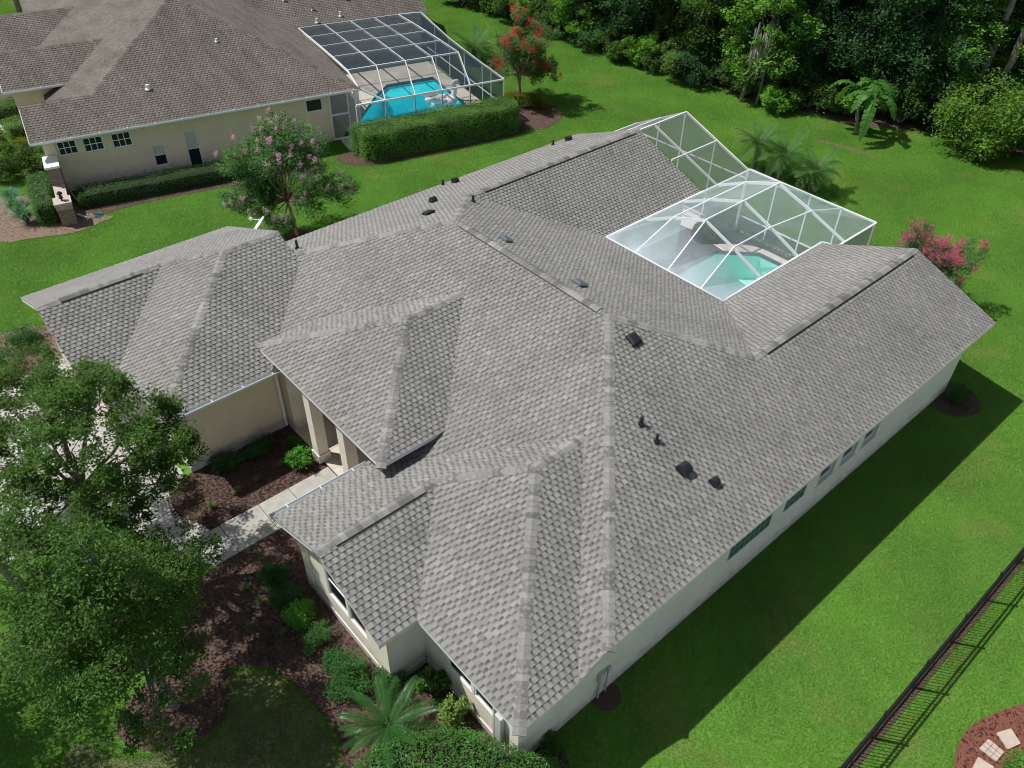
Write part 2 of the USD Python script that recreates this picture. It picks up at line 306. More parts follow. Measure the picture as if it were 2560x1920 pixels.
# swan vinyl: white, glossy, slightly see-through
mat('vinyl_white', {'p': ('principled_bsdf', {'base_color': (.78, .78, .78), 'roughness': .22, 'coat_weight': .3})}, [], 'p.BSDF')
def lawn_mats():
    common = {'g': ('geometry', {}), 'n': ('noise_texture', {'scale': .35, 'detail': 5., 'roughness': .6}), 'n2': ('noise_texture', {'scale': .28, 'detail': 5., 'roughness': .65}),
              'dry': ('rgb_ramp', {'ramp': [(.54, (0, 0, 0)), (.80, (1, 1, 1))]}), 'mx': ('mix', {'mix_type': 'mix'}), 'sc': ('math', {'math_type': 'multiply', 'value2': .55})}
    cl = [('g.position', 'n.vector'), ('g.position', 'n2.vector'), ('n.fac', 'dry.fac'), ('dry.color', 'sc.value1'), ('sc.value', 'mx.fac')]
    mat('lawn', {**common, 'r': ('rgb_ramp', {'ramp': [(.35, (.08, .18, .03)), (.65, (.11, .23, .035))]}), 'c': ('color', {'value': (.2, .16, .07)}),
                 'p': ('principled_bsdf', {'roughness': .9, 'specular_ior_level': .2})},
        cl+[('n2.fac', 'r.fac'), ('r.color', 'mx.color1'), ('c.color', 'mx.color2'), ('mx.color', 'p.base_color')], 'p.BSDF')
    mat('grass_blade', {**common, 'r': ('rgb_ramp', {'ramp': [(0, (.125, .30, .026)), (.5, (.205, .43, .036)), (1, (.33, .55, .062))]}), 'c': ('color', {'value': (.44, .40, .13)}),
                        'mr': ('map_range', {'from_min': .35, 'from_max': .65, 'to_min': .82, 'to_max': 1.16}), 'v': ('vector_math', {'math_type': 'scale'}),
                        'p': ('principled_bsdf', {'roughness': .55, 'specular_ior_level': .3}), 'tc': ('vector_math', {'math_type': 'multiply', 'vector2': (1.1, 1.1, .5)}), 't': ('translucent_bsdf', {}), 'm': ('mix_closure', {'fac': .4})},
        cl+[('g.random_per_island', 'r.fac'), ('r.color', 'mx.color1'), ('c.color', 'mx.color2'), ('n2.fac', 'mr.value'), ('mx.color', 'v.vector1'), ('mr.result', 'v.scale'),
            ('v.vector', 'p.base_color'), ('v.vector', 'tc.vector1'), ('tc.vector', 't.color'), ('p.BSDF', 'm.closure1'), ('t.BSDF', 'm.closure2')], 'm.closure')
lawn_mats()
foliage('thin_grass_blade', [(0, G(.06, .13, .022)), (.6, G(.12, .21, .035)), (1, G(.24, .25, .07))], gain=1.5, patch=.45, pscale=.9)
plain('spanish_moss', (.36, .36, .28), .9, noise=3., amount=.3)
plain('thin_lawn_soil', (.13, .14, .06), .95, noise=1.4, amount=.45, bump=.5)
#@@PART2
# ------------------------------------------------------------------ roofs: faces, shingles, caps
EXPO = .143
class Face:
    """plan: polygon (x, y); the plane rises with slope s along gdir (unit, plan) from height ze at offset k = P.gdir"""
    def __init__(f, plan, gdir, k, ze, s):
        f.plan = Polygon(plan) if not hasattr(plan, 'exterior') else plan
        f.g = np.array([*gdir, 0.], float); f.k = k; f.ze = ze; f.s = s
        f.cos = 1/math.sqrt(1+s*s); f.e = np.array([f.g[1], -f.g[0], 0.])
        f.n = np.array([-f.g[0]*s, -f.g[1]*s, 1.])*f.cos
    def z(f, x, y): return f.ze+f.s*(x*f.g[0]+y*f.g[1]-f.k)
    def ut(f, xy):
        xy = np.asarray(xy, float); return np.stack([xy@f.e[:2], (xy@f.g[:2]-f.k)/f.cos], -1)
    def P(f, u, t, h=0.):
        u, t, h = np.broadcast_arrays(np.asarray(u, float), np.asarray(t, float), np.asarray(h, float))
        a = f.e*u[..., None]+f.g*(f.k+t*f.cos)[..., None]
        a[..., 2] += f.ze+f.s*t*f.cos
        return a+f.n*h[..., None]
def cam_px(v, fr=None):
    v = np.asarray(v, float)
    if fr is not None:
        o, a = fr; c, s = np.cos(a), np.sin(a); v = np.stack([v[..., 0]*c-v[..., 1]*s+o[0], v[..., 0]*s+v[..., 1]*c+o[1], v[..., 2]+o[2]], -1)
    d = v-CAM; z = d@fwd
    return np.stack([1280+FPX*(d@rt)/z, 960-FPX*(d@up)/z, z], -1)
CONTRAST = [1.]
def shingles(face):
    """pieces of one roof face: list of (verts, tris, uv, size key)"""
    ring = face.ut(np.array(face.plan.exterior.coords)); holes = [face.ut(np.array(h.coords)) for h in face.plan.interiors]
    poly = Polygon(ring, holes)
    umin, tmin, umax, tmax = poly.bounds
    inner = poly.buffer(-.004); shapely.prepare(inner)
    rows = []
    nrow = int(math.ceil((tmax-tmin)/EXPO))
    for i in range(nrow):
        t0 = tmin+i*EXPO; t1 = t0+EXPO
        pt = .182; k0 = np.arange(int((umin)/pt)-3, int(umax/pt)+4); ctr = (k0+(.42*i) % 1.)*pt+rng.uniform(-.026, .026, len(k0))
        gw = rng.uniform(.056, .086, len(ctr))
        e = np.stack([ctr-gw/2, ctr+gw/2], 1).ravel(); kind = np.tile([0, 1], len(ctr))[:len(e)-1]
        keep = (e[1:] > umin) & (e[:-1] < umax)
        m = keep.sum()
        rows.append(np.stack([e[:-1][keep], e[1:][keep], np.full(m, t0), np.full(m, t1), kind[keep], np.full(m, i)], 1))
    R = np.vstack(rows)
    # tones: laminated blend, in drifts of a few pieces
    tone = np.where(R[:, 4] > 0, rng.normal(.66, .10, len(R)), rng.normal(.66-.24*CONTRAST[0], .10, len(R)))
    tone = np.clip(tone, .02, .98)
    c = np.stack([shapely.points(R[:, a], R[:, b]) for a, b in ((0, 2), (1, 2), (1, 3), (0, 3))], 1)
    inside = shapely.contains(inner, c.ravel()).reshape(-1, 4).all(1)
    return R, tone, inside, poly
def piece_full(face, r, tone):
    """arrays for pieces wholly inside: teeth are raised 6 mm above the lower ply"""
    r = np.atleast_2d(r); n = len(r); tone = np.atleast_1d(tone)
    u0, u1, t0, t1, kd = r[:, 0], r[:, 1], r[:, 2], r[:, 3], r[:, 4]
    lift = np.where(kd > 0, .007, 0.)
    hb, ht = .017+lift, .003+lift*.6
    tm = t0+(t1-t0)*.45; hm = hb*.55+ht*.45
    V = np.stack([face.P(u0, t0, 0*hb-.004), face.P(u1, t0, 0*hb-.004), face.P(u0, t0, hb), face.P(u1, t0, hb),
                  face.P(u0, tm, hm), face.P(u1, tm, hm), face.P(u0, t1, ht), face.P(u1, t1, ht), face.P(u0, t1, 0*ht-.004), face.P(u1, t1, 0*ht-.004)], 1)
    # shade: the gaps carry a dark shadow band under the course above
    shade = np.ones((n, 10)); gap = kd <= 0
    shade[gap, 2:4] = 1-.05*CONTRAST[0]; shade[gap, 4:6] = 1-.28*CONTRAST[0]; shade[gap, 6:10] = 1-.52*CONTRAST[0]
    shade[:, 0:2] *= .6  # butt edges darkened: the shadow line below each course is painted in
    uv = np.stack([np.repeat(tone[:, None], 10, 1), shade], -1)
    F = np.array([[0, 1, 3], [0, 3, 2], [2, 3, 5], [2, 5, 4], [4, 5, 7], [4, 7, 6], [0, 2, 4], [0, 4, 6], [0, 6, 8], [1, 9, 7], [1, 7, 5], [1, 5, 3]])
    # orientation check: normal of top must go along face.n
    a = V[0]; nn = np.cross(a[F[2][1]]-a[F[2][0]], a[F[2][2]]-a[F[2][0]])
    if nn@face.n < 0: F = F[:, ::-1]
    return V, F, uv
def piece_cut(face, r, tone, poly):
    q = sbox(r[0], r[2], r[1], r[3]).intersection(poly)
    out = []
    for g in getattr(q, 'geoms', [q]):
        if g.geom_type != 'Polygon' or g.area < 1e-5: continue
        p = np.array(shapely.geometry.polygon.orient(g).exterior.coords)[:-1]
        lift = .007 if r[4] > 0 else 0.
        a = (p[:, 1]-r[2])/(r[3]-r[2]); h = (.017+lift)*(1-a)+(.003+lift*.6)*a
        top = face.P(p[:, 0], p[:, 1], h); bot = face.P(p[:, 0], p[:, 1], -.004)
        k = len(p); i = np.arange(k); j = (i+1) % k
        f = [[0, b, b+1] for b in range(1, k-1)]
        F = np.vstack([f, np.stack([i, k+i, k+j], 1), np.stack([i, k+j, j], 1)])
        n0 = sum(np.cross(top[x[1]]-top[x[0]], top[x[2]]-top[x[0]]) for x in f)
        if n0@face.n < 0: F = F[:, ::-1]
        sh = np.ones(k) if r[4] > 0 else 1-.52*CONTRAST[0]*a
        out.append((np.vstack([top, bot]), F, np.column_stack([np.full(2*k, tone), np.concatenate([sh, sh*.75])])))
    return out
def cap_run(P0, P1, nL, nR, lift=.012, w=.15, expo=.15):
    """bent cap pieces from P0 (low end) to P1; nL, nR: normals of the two faces that meet"""
    P0, P1 = np.asarray(P0, float), np.asarray(P1, float); d = P1-P0; L = np.linalg.norm(d); d /= L
    sides = []
    for n, sg in ((nL, 1), (nR, -1)):
        sd = np.cross(n, d); sd /= np.linalg.norm(sd); sides.append(sd)
    if sides[0]@sides[1] > 0: sides[1] = -sides[1]
    upv = np.asarray(nL)+np.asarray(nR); upv = upv-(upv@d)*d; upv /= np.linalg.norm(upv)
    for i in range(2):
        if sides[i]@upv > 0: sides[i] = -sides[i]
    out = []; k = int(math.ceil(L/expo)); tone = .5
    for i in range(k):
        if i % rng.integers(1, 3) == 0: tone = rng.choice([.16, .34, .52, .68, .84], p=[.18, .22, .20, .22, .18])
        a, b = i*expo-(.03 if i == 0 else 0.), min((i+1)*expo+.02, L+.02)
        vs = []
        for t, hh in ((a, lift+.012), (b, lift+.004)):
            c = P0+d*t
            top = [c+sides[0]*w+upv*hh, c+sides[0]*w*.35+upv*(hh-.001), c+upv*(hh-.006), c+sides[1]*w*.35+upv*(hh-.001), c+sides[1]*w+upv*hh]
            vs += top+[c+sides[0]*w-upv*.004, c+sides[1]*w-upv*.004]
        v = np.array(vs); F = []
        for j in range(4): F += [[j, j+1, 8+j], [j, 8+j, 7+j]]
        F += [[5, 0, 7], [5, 7, 12], [4, 6, 13], [4, 13, 11], [5, 6, 4], [5, 4, 3], [5, 3, 2], [5, 2, 1], [5, 1, 0]]
        F = np.array(F); F2 = F.copy()
        F2[:, 1], F2[:, 2] = F[:, 2], F[:, 1]
        nn = np.cross(v[F[0][1]]-v[F[0][0]], v[F[0][2]]-v[F[0][0]])
        F = F if nn@upv > 0 else F2
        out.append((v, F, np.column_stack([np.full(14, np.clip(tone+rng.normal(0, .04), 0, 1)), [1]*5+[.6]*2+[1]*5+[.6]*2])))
    return out
def build_roof(house, faces, caps, matname, under, soffit_drop=.14, nparts=300, roof_name='roof'):
    fr = frame_of(house)
    deck = MB(); sof = MB()
    for f in faces:
        s2 = sheet(f.plan, 0.); v, t = s2.vf(); v[:, 2] = f.z(v[:, 0], v[:, 1])-.003; deck.add(v, t)
        m = trimesh.creation.extrude_polygon(f.plan.buffer(-.035, join_style=2), 1., engine='earcut'); v = np.array(m.vertices)
        v[:, 2] = f.z(v[:, 0], v[:, 1])-np.where(v[:, 2] > .5, .008, soffit_drop); sof.add(v, m.faces)
    roof = obj(roof_name, deck, under, house, world=False)
    obj('soffit', sof, 'white_paint', house, world=False)
    allV, allF, allU, K = [], [], [], []      # full pieces
    cand = []
    off = 0; stuffV, stuffF, stuffU = [], [], []
    for fi, f in enumerate(faces):
        R, tone, inside, poly = shingles(f)
        full = np.where(inside)[0]
        V, F, uv = piece_full(f, R[full], tone[full])
        c = cam_px(V[:, [2, 3, 7, 6]], fr)
        x, y = c[..., 0], c[..., 1]
        area = .5*abs((x[:, 2]-x[:, 0])*(y[:, 3]-y[:, 1])-(x[:, 3]-x[:, 1])*(y[:, 2]-y[:, 0]))
        ok = (x.min(1) > 0) & (x.max(1) < 2560) & (y.min(1) > 0) & (y.max(1) < 1920) & (((CAM-(0 if fr is None else fr[0]))@f.n if fr is None else 1) > -1e9)
        area = np.where(ok & (R[full, 4] > 0), area, 0)
        cand.append((fi, V, F, uv, area))
        for i in np.where(~inside)[0]:
            for v, t, q in piece_cut(f, R[i], tone[i], poly):
                stuffV.append(v); stuffF.append(t+off); stuffU.append(q); off += len(v)
    allarea = np.concatenate([c[4] for c in cand]); thr = np.sort(allarea)[-nparts] if len(allarea) > nparts else 0
    singles = []
    for fi, V, F, uv, area in cand:
        big = area >= max(thr, 1e-6)
        for i in np.where(big)[0]: singles.append((V[i], F, uv[i]))
        V2, U2 = V[~big], uv[~big]; n = len(V2)
        stuffV.append(V2.reshape(-1, 3)); stuffU.append(U2.reshape(-1, 2))
        stuffF.append((F[None]+(np.arange(n)*10)[:, None, None]).reshape(-1, 3)+off); off += n*10
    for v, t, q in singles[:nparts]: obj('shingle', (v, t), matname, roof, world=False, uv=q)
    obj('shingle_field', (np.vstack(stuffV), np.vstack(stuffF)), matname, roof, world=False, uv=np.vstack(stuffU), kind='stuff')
    # caps
    pcs = [p for c in caps for p in cap_run(*c)]
    ar = []
    for v, t, q in pcs:
        c = cam_px(v[[0, 4, 11, 7]], fr); x, y = c[:, 0], c[:, 1]
        a = .5*abs((x[2]-x[0])*(y[3]-y[1])-(x[3]-x[1])*(y[2]-y[0]))
        ar.append(a if (x.min() > 0 and x.max() < 2560 and y.min() > 0 and y.max() < 1920) else 0)
    order = np.argsort(-np.array(ar)); big = set(order[:nparts].tolist())
    V, F, U, off = [], [], [], 0
    for i, (v, t, q) in enumerate(pcs):
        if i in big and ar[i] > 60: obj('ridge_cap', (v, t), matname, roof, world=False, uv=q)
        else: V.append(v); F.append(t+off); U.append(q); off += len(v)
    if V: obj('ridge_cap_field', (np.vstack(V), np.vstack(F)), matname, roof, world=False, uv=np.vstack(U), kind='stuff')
    return roof
S = .397; ZA = 2.72; ZC = 3.081; ZN = 3.563
c_, w_, g_, p_, d_, r_ = 2.603, 4.204, 2.44, 1.048, 6.341, 3.324
E1, YM, l_, E2 = 21.318, 19.71, 3.71, 21.06
YG, wg, xg, gg, pg, eg = 22.781, 4.573, -1.705, 2.958, 1.132, 4.86
x0e, y0e, we = 1.687, 7.359, 3.372
vA = c_-(ZC-ZA)/S                 # where the main front slope comes down to the lower eave
xe = c_+(ZN-ZC)/S                 # where it meets the entry's eave
XB = c_+2*d_; xr = c_+d_
y1g = YG-2*wg                     # garage's right eave
yv = (y1g-vA+xr+(YM-d_))/2; xv = yv-y1g+vA     # top of the valley garage / main front on the main left hip
main_front = Polygon([(c_, 0), (xr, d_), (xr, YM-d_), (eg, YM-d_+xr-eg), (eg, y1g+eg-vA), (vA, y1g), (vA, 2*w_), (w_+vA, w_), (vA, 0)]).difference(Polygon([(xe, y0e), (xe+we, y0e+we), (xe, y0e+2*we)])).difference(sbox(1., 2*w_, xe+.25, y1g))
if main_front.geom_type != 'Polygon': main_front = max(main_front.geoms, key=lambda q: q.area)
faces = [
    Face([(0, 0), (vA, 0), (w_+vA, w_), (w_, w_)], (0, 1), 0, ZA, S),                                              # 0 A right
    Face([(0, 0), (w_, w_), (g_, 2*w_-g_), (0, 2*w_-2*g_)], (1, 0), 0, ZA, S),                                      # 1 A front
    Face([(-p_, 2*w_-2*g_), (0, 2*w_-2*g_), (g_, 2*w_-g_), (-p_, 2*w_-g_)], (0, 1), 2*w_-2*g_, ZA, S),                # 2 gable right
    Face([(-p_, 2*w_), (-p_, 2*w_-g_), (g_, 2*w_-g_), (w_, w_), (w_+vA, w_), (vA, 2*w_)], (0, -1), -2*w_, ZA, S),      # 3 A left
    Face(main_front, (1, 0), vA, ZA, S),                                                                           # 4
    Face([(c_, 0), (xr, d_), (XB-r_, r_), (E1, r_), (E1, 0)], (0, 1), 0, ZC, S),                                     # 5 right
    Face([(XB-r_, r_), (XB, 2*r_), (E1, 2*r_), (E1, r_)], (0, -1), -2*r_, ZC, S),                                    # 6 right wing inner
    Face([(XB-r_, r_), (xr, d_), (xr, YM-d_), (XB-l_, YM-l_), (XB, YM-2*l_), (XB, 2*r_)], (-1, 0), -XB, ZC, S),       # 7 back
    Face([(XB-l_, YM-l_), (XB, YM-2*l_), (E2, YM-2*l_), (E2, YM-l_)], (0, 1), YM-2*l_, ZC, S),                       # 8 left wing inner
    Face([(xr, YM-d_), (c_, YM), (E2, YM), (E2, YM-l_), (XB-l_, YM-l_)], (0, -1), -YM, ZC, S),                        # 9 left
    Face([(x0e, y0e), (x0e+we, y0e+we), (x0e, y0e+2*we)], (1, 0), x0e, ZN, S),                                       # 10 entry front
    Face([(x0e, y0e), (xe, y0e), (xe+we, y0e+we), (x0e+we, y0e+we)], (0, 1), y0e, ZN, S),                            # 11 entry right
    Face([(x0e, y0e+2*we), (xe, y0e+2*we), (xe+we, y0e+we), (x0e+we, y0e+we)], (0, -1), -(y0e+2*we), ZN, S),           # 12 entry left
    Face([(xg, y1g), (vA, y1g), (eg, y1g+eg-vA), (eg, YG-wg), (xg+wg, YG-wg)], (0, 1), y1g, ZA, S),                   # 13 garage right
    Face([(xg, y1g), (xg+wg, YG-wg), (xg+gg, YG-gg), (xg, YG-2*gg)], (1, 0), xg, ZA, S),                              # 14 garage front
    Face([(xg-pg, YG-2*gg), (xg, YG-2*gg), (xg+gg, YG-gg), (xg-pg, YG-gg)], (0, 1), YG-2*gg, ZA, S),                   # 15 garage gable right
    Face([(xg-pg, YG), (xg-pg, YG-gg), (xg+gg, YG-gg), (xg+wg, YG-wg), (eg, YG-wg), (eg, YG)], (0, -1), -YG, ZA, S),   # 16 garage left
]
def P3(x, y, z): return np.array([x, y, z])
def N(i): return faces[i].n
zT = ZA+S*w_; zg_ = ZA+S*g_; zR = ZC+S*d_; zQ = ZC+S*r_; zL = ZC+S*l_; zE = ZN+S*we; zgT = ZA+S*wg; zgG = ZA+S*gg
VL = .042      # thickness of the ridge vents: the caps run on top of them
vents = [  # (from, to, faces)
    (P3(xr, 6.75, zR), P3(xr, 13.0, zR), 4, 7), (P3(12.45, r_, zQ), P3(20.9, r_, zQ), 5, 6), (P3(12.3, YM-l_, zL), P3(20.7, YM-l_, zL), 8, 9),
    (P3(-.55, 2*w_-g_, zg_), P3(2.0, 2*w_-g_, zg_), 2, 3), (P3(-2.1, YG-gg, zgG), P3(.5, YG-gg, zgG), 15, 16)]
caps = [
    (P3(0, 0, ZA), P3(w_, w_, zT), N(0), N(1)), (P3(g_, 2*w_-g_, zg_), P3(w_, w_, zT), N(1), N(3)), (P3(w_, w_, zT), P3(w_+vA, w_, zT), N(0), N(3)),
    (P3(-p_, 2*w_-g_, zg_), vents[3][0], N(2), N(3)), (vents[3][0], vents[3][1], N(2), N(3), VL), (vents[3][1], P3(g_, 2*w_-g_, zg_), N(2), N(3)),
    (P3(c_, 0, ZC), P3(xr, d_, zR), N(4), N(5)), (P3(XB-r_, r_, zQ), P3(xr, d_, zR), N(5), N(7)),
    (P3(xr, d_, zR), vents[0][0], N(4), N(7)), (vents[0][0], vents[0][1], N(4), N(7), VL), (vents[0][1], P3(xr, YM-d_, zR), N(4), N(7)),
    (P3(eg, YM-d_+xr-eg, ZC+S*(d_-xr+eg)), P3(xr, YM-d_, zR), N(4), N(9)), (P3(XB-l_, YM-l_, zL), P3(xr, YM-d_, zR), N(7), N(9)),
    (P3(XB-r_, r_, zQ), vents[1][0], N(5), N(6)), (vents[1][0], vents[1][1], N(5), N(6), VL), (vents[1][1], P3(E1, r_, zQ), N(5), N(6)),
    (P3(XB-l_, YM-l_, zL), vents[2][0], N(8), N(9)), (vents[2][0], vents[2][1], N(8), N(9), VL), (vents[2][1], P3(E2, YM-l_, zL), N(8), N(9)),
    (P3(x0e, y0e, ZN), P3(x0e+we, y0e+we, zE), N(10), N(11)), (P3(x0e, y0e+2*we, ZN), P3(x0e+we, y0e+we, zE), N(10), N(12)), (P3(x0e+we, y0e+we, zE), P3(xe+we, y0e+we, zE), N(11), N(12)),
    (P3(xg, y1g, ZA), P3(xg+wg, YG-wg, zgT), N(13), N(14)), (P3(xg+gg, YG-gg, zgG), P3(xg+wg, YG-wg, zgT), N(14), N(16)), (P3(xg+wg, YG-wg, zgT), P3(eg, YG-wg, zgT), N(13), N(16)),
    (P3(xg-pg, YG-gg, zgG), vents[4][0], N(15), N(16)), (vents[4][0], vents[4][1], N(15), N(16), VL), (vents[4][1], P3(xg+gg, YG-gg, zgG), N(15), N(16)),
]
house = thing('main_house', 'cream stucco single storey house with light grey shingle hip roof filling the centre', 'house')
roof = build_roof(house, faces, caps, 'shingle', 'underlay')
for a, b, i, j in vents:
    d = (b-a)/np.linalg.norm(b-a); nL, nR = N(i), N(j); mbv = []
    for q in (a, b):
        pts = []
        for n in (nL, nR):
            sd = np.cross(n, d); sd /= np.linalg.norm(sd)
            if sd[2] > 0: sd = -sd
            pts.append((q+sd*.165+n*.014, q+sd*.165+n*(VL-.004)))
        mbv += [pts[0][0], pts[0][1], q+P3(0, 0, VL-.002), pts[1][1], pts[1][0]]
    f = [[k, (k+1) % 5, 5+(k+1) % 5, 5+k] for k in range(5)]
    m = MB().add(mbv, f); m.add(mbv, [[0, 1, 2], [0, 2, 3], [0, 3, 4], [5, 7, 6], [5, 8, 7], [5, 9, 8]])
    obj('ridge_vent', m, 'vent_black', house)

# ------------------------------------------------------------------ house walls, windows, porch
walls = [mbox(.43, 6, .43, 7.98, -.3, 2.72), mbox(-.618, .5, 3.96, 7.98, -.3, 2.72), mbox(3.03, 15, .433, 7.9, -.3, 3.10), mbox(4.6, 14.855, .433, 19.28, -.3, 3.10),
         mbox(14.8, 20.9, .433, 6.2, -.3, 3.10), mbox(14.8, 20.6, 12.72, 19.28, -.3, 3.10), mbox(-1.275, 4.65, 14.06, 22.35, -.3, 2.72), mbox(-2.407, -1.2, 17.3, 22.35, -.3, 2.72),
         mbox(2.15, 4.7, 7.75, 7.97, -.3, 3.42), mbox(2.15, 4.7, 13.55, 14.1, -.3, 3.42)]
def gable_m(x0, x1, ya, yb, zw, yc, zc):
    return m3.Manifold.hull_points(np.array([[x, y, z] for x in (x0, x1) for y, z in ((ya, zw-.2), (yb, zw-.2), (ya, zw), (yb, zw), (yc, zc))]))
walls += [gable_m(20.6, 20.9, .433, 6.2, 3.09, r_, ZC+S*r_-.16), gable_m(20.3, 20.6, 12.72, 19.28, 3.09, YM-l_, zL-.16),
          gable_m(-.618, -.3, 3.96, 7.98, 2.71, 2*w_-g_, zg_-.16), gable_m(-2.407, -2.1, 17.3, 22.35, 2.71, YG-gg, zgG-.16), gable_m(4.13, 4.43, 14.06, 22.35, 2.71, YG-wg, zgT-.16)]
W = m3.Manifold.batch_boolean(walls, m3.OpType.Add)
wins = []
def window(house, o, ax, out, u0, u1, z0, z1, nx, nz, glass, depth=.10, frame=.045, mull=.022, fmat='white_metal', sill=False, blind=False, cut=True, world=True):
    """a window in a wall: o a point of the wall's plane, ax along it, out = outward normal"""
    global W
    o, ax, out = map(lambda q: np.asarray(q, float), (o, ax, out))
    def B(a, b, za, zb_, d0, d1):
        m = MB(); v = []
        for z in (za, zb_):
            for dd, uu in ((d0, a), (d0, b), (d1, b), (d1, a)): v.append(o+ax*uu+out*dd+P3(0, 0, z))
        return m.add(v, BOXF)
    if cut and world:
        q = np.vstack([B(u0, u1, z0, z1, -depth, .3).vf()[0]]); W = W-m3.Manifold.hull_points(q)
    back = -depth+.002
    fm = MB()
    fm.mesh(B(u0, u0+frame, z0, z1, back, back+.045)); fm.mesh(B(u1-frame, u1, z0, z1, back, back+.045))
    fm.mesh(B(u0+frame, u1-frame, z0, z0+frame, back, back+.045)); fm.mesh(B(u0+frame, u1-frame, z1-frame, z1, back, back+.045))
    us = np.linspace(u0+frame, u1-frame, nx+1); zs = np.linspace(z0+frame, z1-frame, nz+1)
    wn = obj('window', fm, fmat, house, world=world)
    for i in range(1, nx): obj('muntin', B(us[i]-mull/2, us[i]+mull/2, z0+frame, z1-frame, back+.004, back+.034), fmat, wn, world=world)
    for k in range(1, nz):
        for i in range(nx): obj('muntin', B(us[i]+mull/2*(i > 0), us[i+1]-mull/2*(i < nx-1), zs[k]-mull/2, zs[k]+mull/2, back+.004, back+.032), fmat, wn, world=world)
    for i in range(nx):
        for k in range(nz):
            ia, ib = us[i]+mull/2*(i > 0), us[i+1]-mull/2*(i < nx-1); ka, kb = zs[k]+mull/2*(k > 0), zs[k+1]-mull/2*(k < nz-1)
            if blind and k == nz-1:
                n = max(4, int((ib-ia)/.06)); bm = MB()
                for q in range(n): bm.mesh(B(ia+(ib-ia)*(q+.08)/n, ia+(ib-ia)*(q+.92)/n, ka, kb, back+.002, back+.012+.006*(q % 2)))
                obj('blind', bm, 'blind', wn, world=world)
            else: obj('pane', B(ia, ib, ka, kb, back+.002, back+.014), glass, wn, world=world)
    if sill: obj('sill', B(u0-.06, u1+.06, z0-.07, z0-.003, -depth+.05, .045), 'white_paint', wn, world=world)
    return wn
AX, AY = P3(1, 0, 0), P3(0, 1, 0)
# right wall, facing -y
window(house, P3(0, .433, 0), AX, -AY, 7.88, 9.76, 1.27, 2.10, 8, 3, 'green_glass', depth=.035, frame=.02, mull=.012, fmat='mull_grey')
window(house, P3(0, .433, 0), AX, -AY, 10.42, 11.43, 1.32, 2.10, 4, 3, 'green_glass', depth=.035, frame=.02, mull=.012, fmat='mull_grey')
for a in (12.17, 13.39, 14.61): window(house, P3(0, .433, 0), AX, -AY, a, a+.86, 1.2, 2.45, 1, 2, 'dark_glass', depth=.13, sill=True)
# front walls, facing -x
window(house, P3(.43, 0, 0), AY, -AX, 2.12, 3.02, .95, 2.3, 1, 2, 'dark_glass', depth=.06)
window(house, P3(.43, 0, 0), AY, -AX, 1.18, 2.02, .95, 2.3, 1, 2, 'dark_glass', depth=.06)
window(house, P3(-.618, 0, 0), AY, -AX, 5.85, 6.78, .8, 2.2, 1, 2, 'dark_glass', depth=.06)
window(house, P3(-.618, 0, 0), AY, -AX, 4.98, 5.76, .8, 2.2, 1, 2, 'dark_glass', depth=.06)
window(house, P3(20.9, 0, 0), AY, AX, 2.4, 4.2, .9, 2.2, 2, 1, 'dark_glass', sill=True)
window(house, P3(4.6, 0, 0), AY, -AX, 9.2, 9.7, .2, 2.4, 1, 3, 'dark_glass', depth=.08)
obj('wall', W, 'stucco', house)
# same stucco on garage side and porch: warm reflected light painted as thin beige sheets
obj('wall_bounce_tint', MB().box(-1.27, 2.15, 14.045, 14.062, .28, 2.70), 'stucco_bounce', house)
obj('wall_bounce_tint', MB().box(2.135, 2.152, 13.55, 14.05, .28, 3.40), 'stucco_bounce', house)
for bx in [(-1.30, 2.15, 14.01, 14.06, .0, .24), (2.10, 2.15, 13.5, 14.01, .0, .24), (-.66, -.618, 3.92, 8.0, .0, .22), (-.62, .43, 3.915, 3.96, 0, .22), (.385, .43, .43, 3.96, 0, .22)]:
    obj('base_band', MB().box(*bx), 'band_trim', house)
for bx in [(-.655, -.618, 3.95, 4.35, .22, 2.6), (-.655, -.618, 7.6, 7.98, .22, 2.6), (-.655, -.618, 4.35, 7.6, 2.3, 2.45), (.395, .43, .43, .62, .22, 2.6)]:
    obj('wall_trim', MB().box(*bx), 'stucco', house)
# porch: two columns, header, tiles, door
for yc in (11.92, 10.02):
    q = m3.Manifold.batch_boolean([mbox(1.98, 2.34, yc-.18, yc+.18, .1, 3.3), mbox(1.94, 2.38, yc-.22, yc+.22, .05, .38), mbox(1.93, 2.39, yc-.23, yc+.23, 3.05, 3.18)], m3.OpType.Add)
    obj('porch_column', q, 'stucco', house)
obj('porch_header', mbox(1.96, 2.36, 7.76, 13.7, 3.2, 3.42), 'stucco', house)
obj('front_door', mbox(4.52, 4.597, 10.9, 12.7, .1, 2.5), 'door_wood', house)
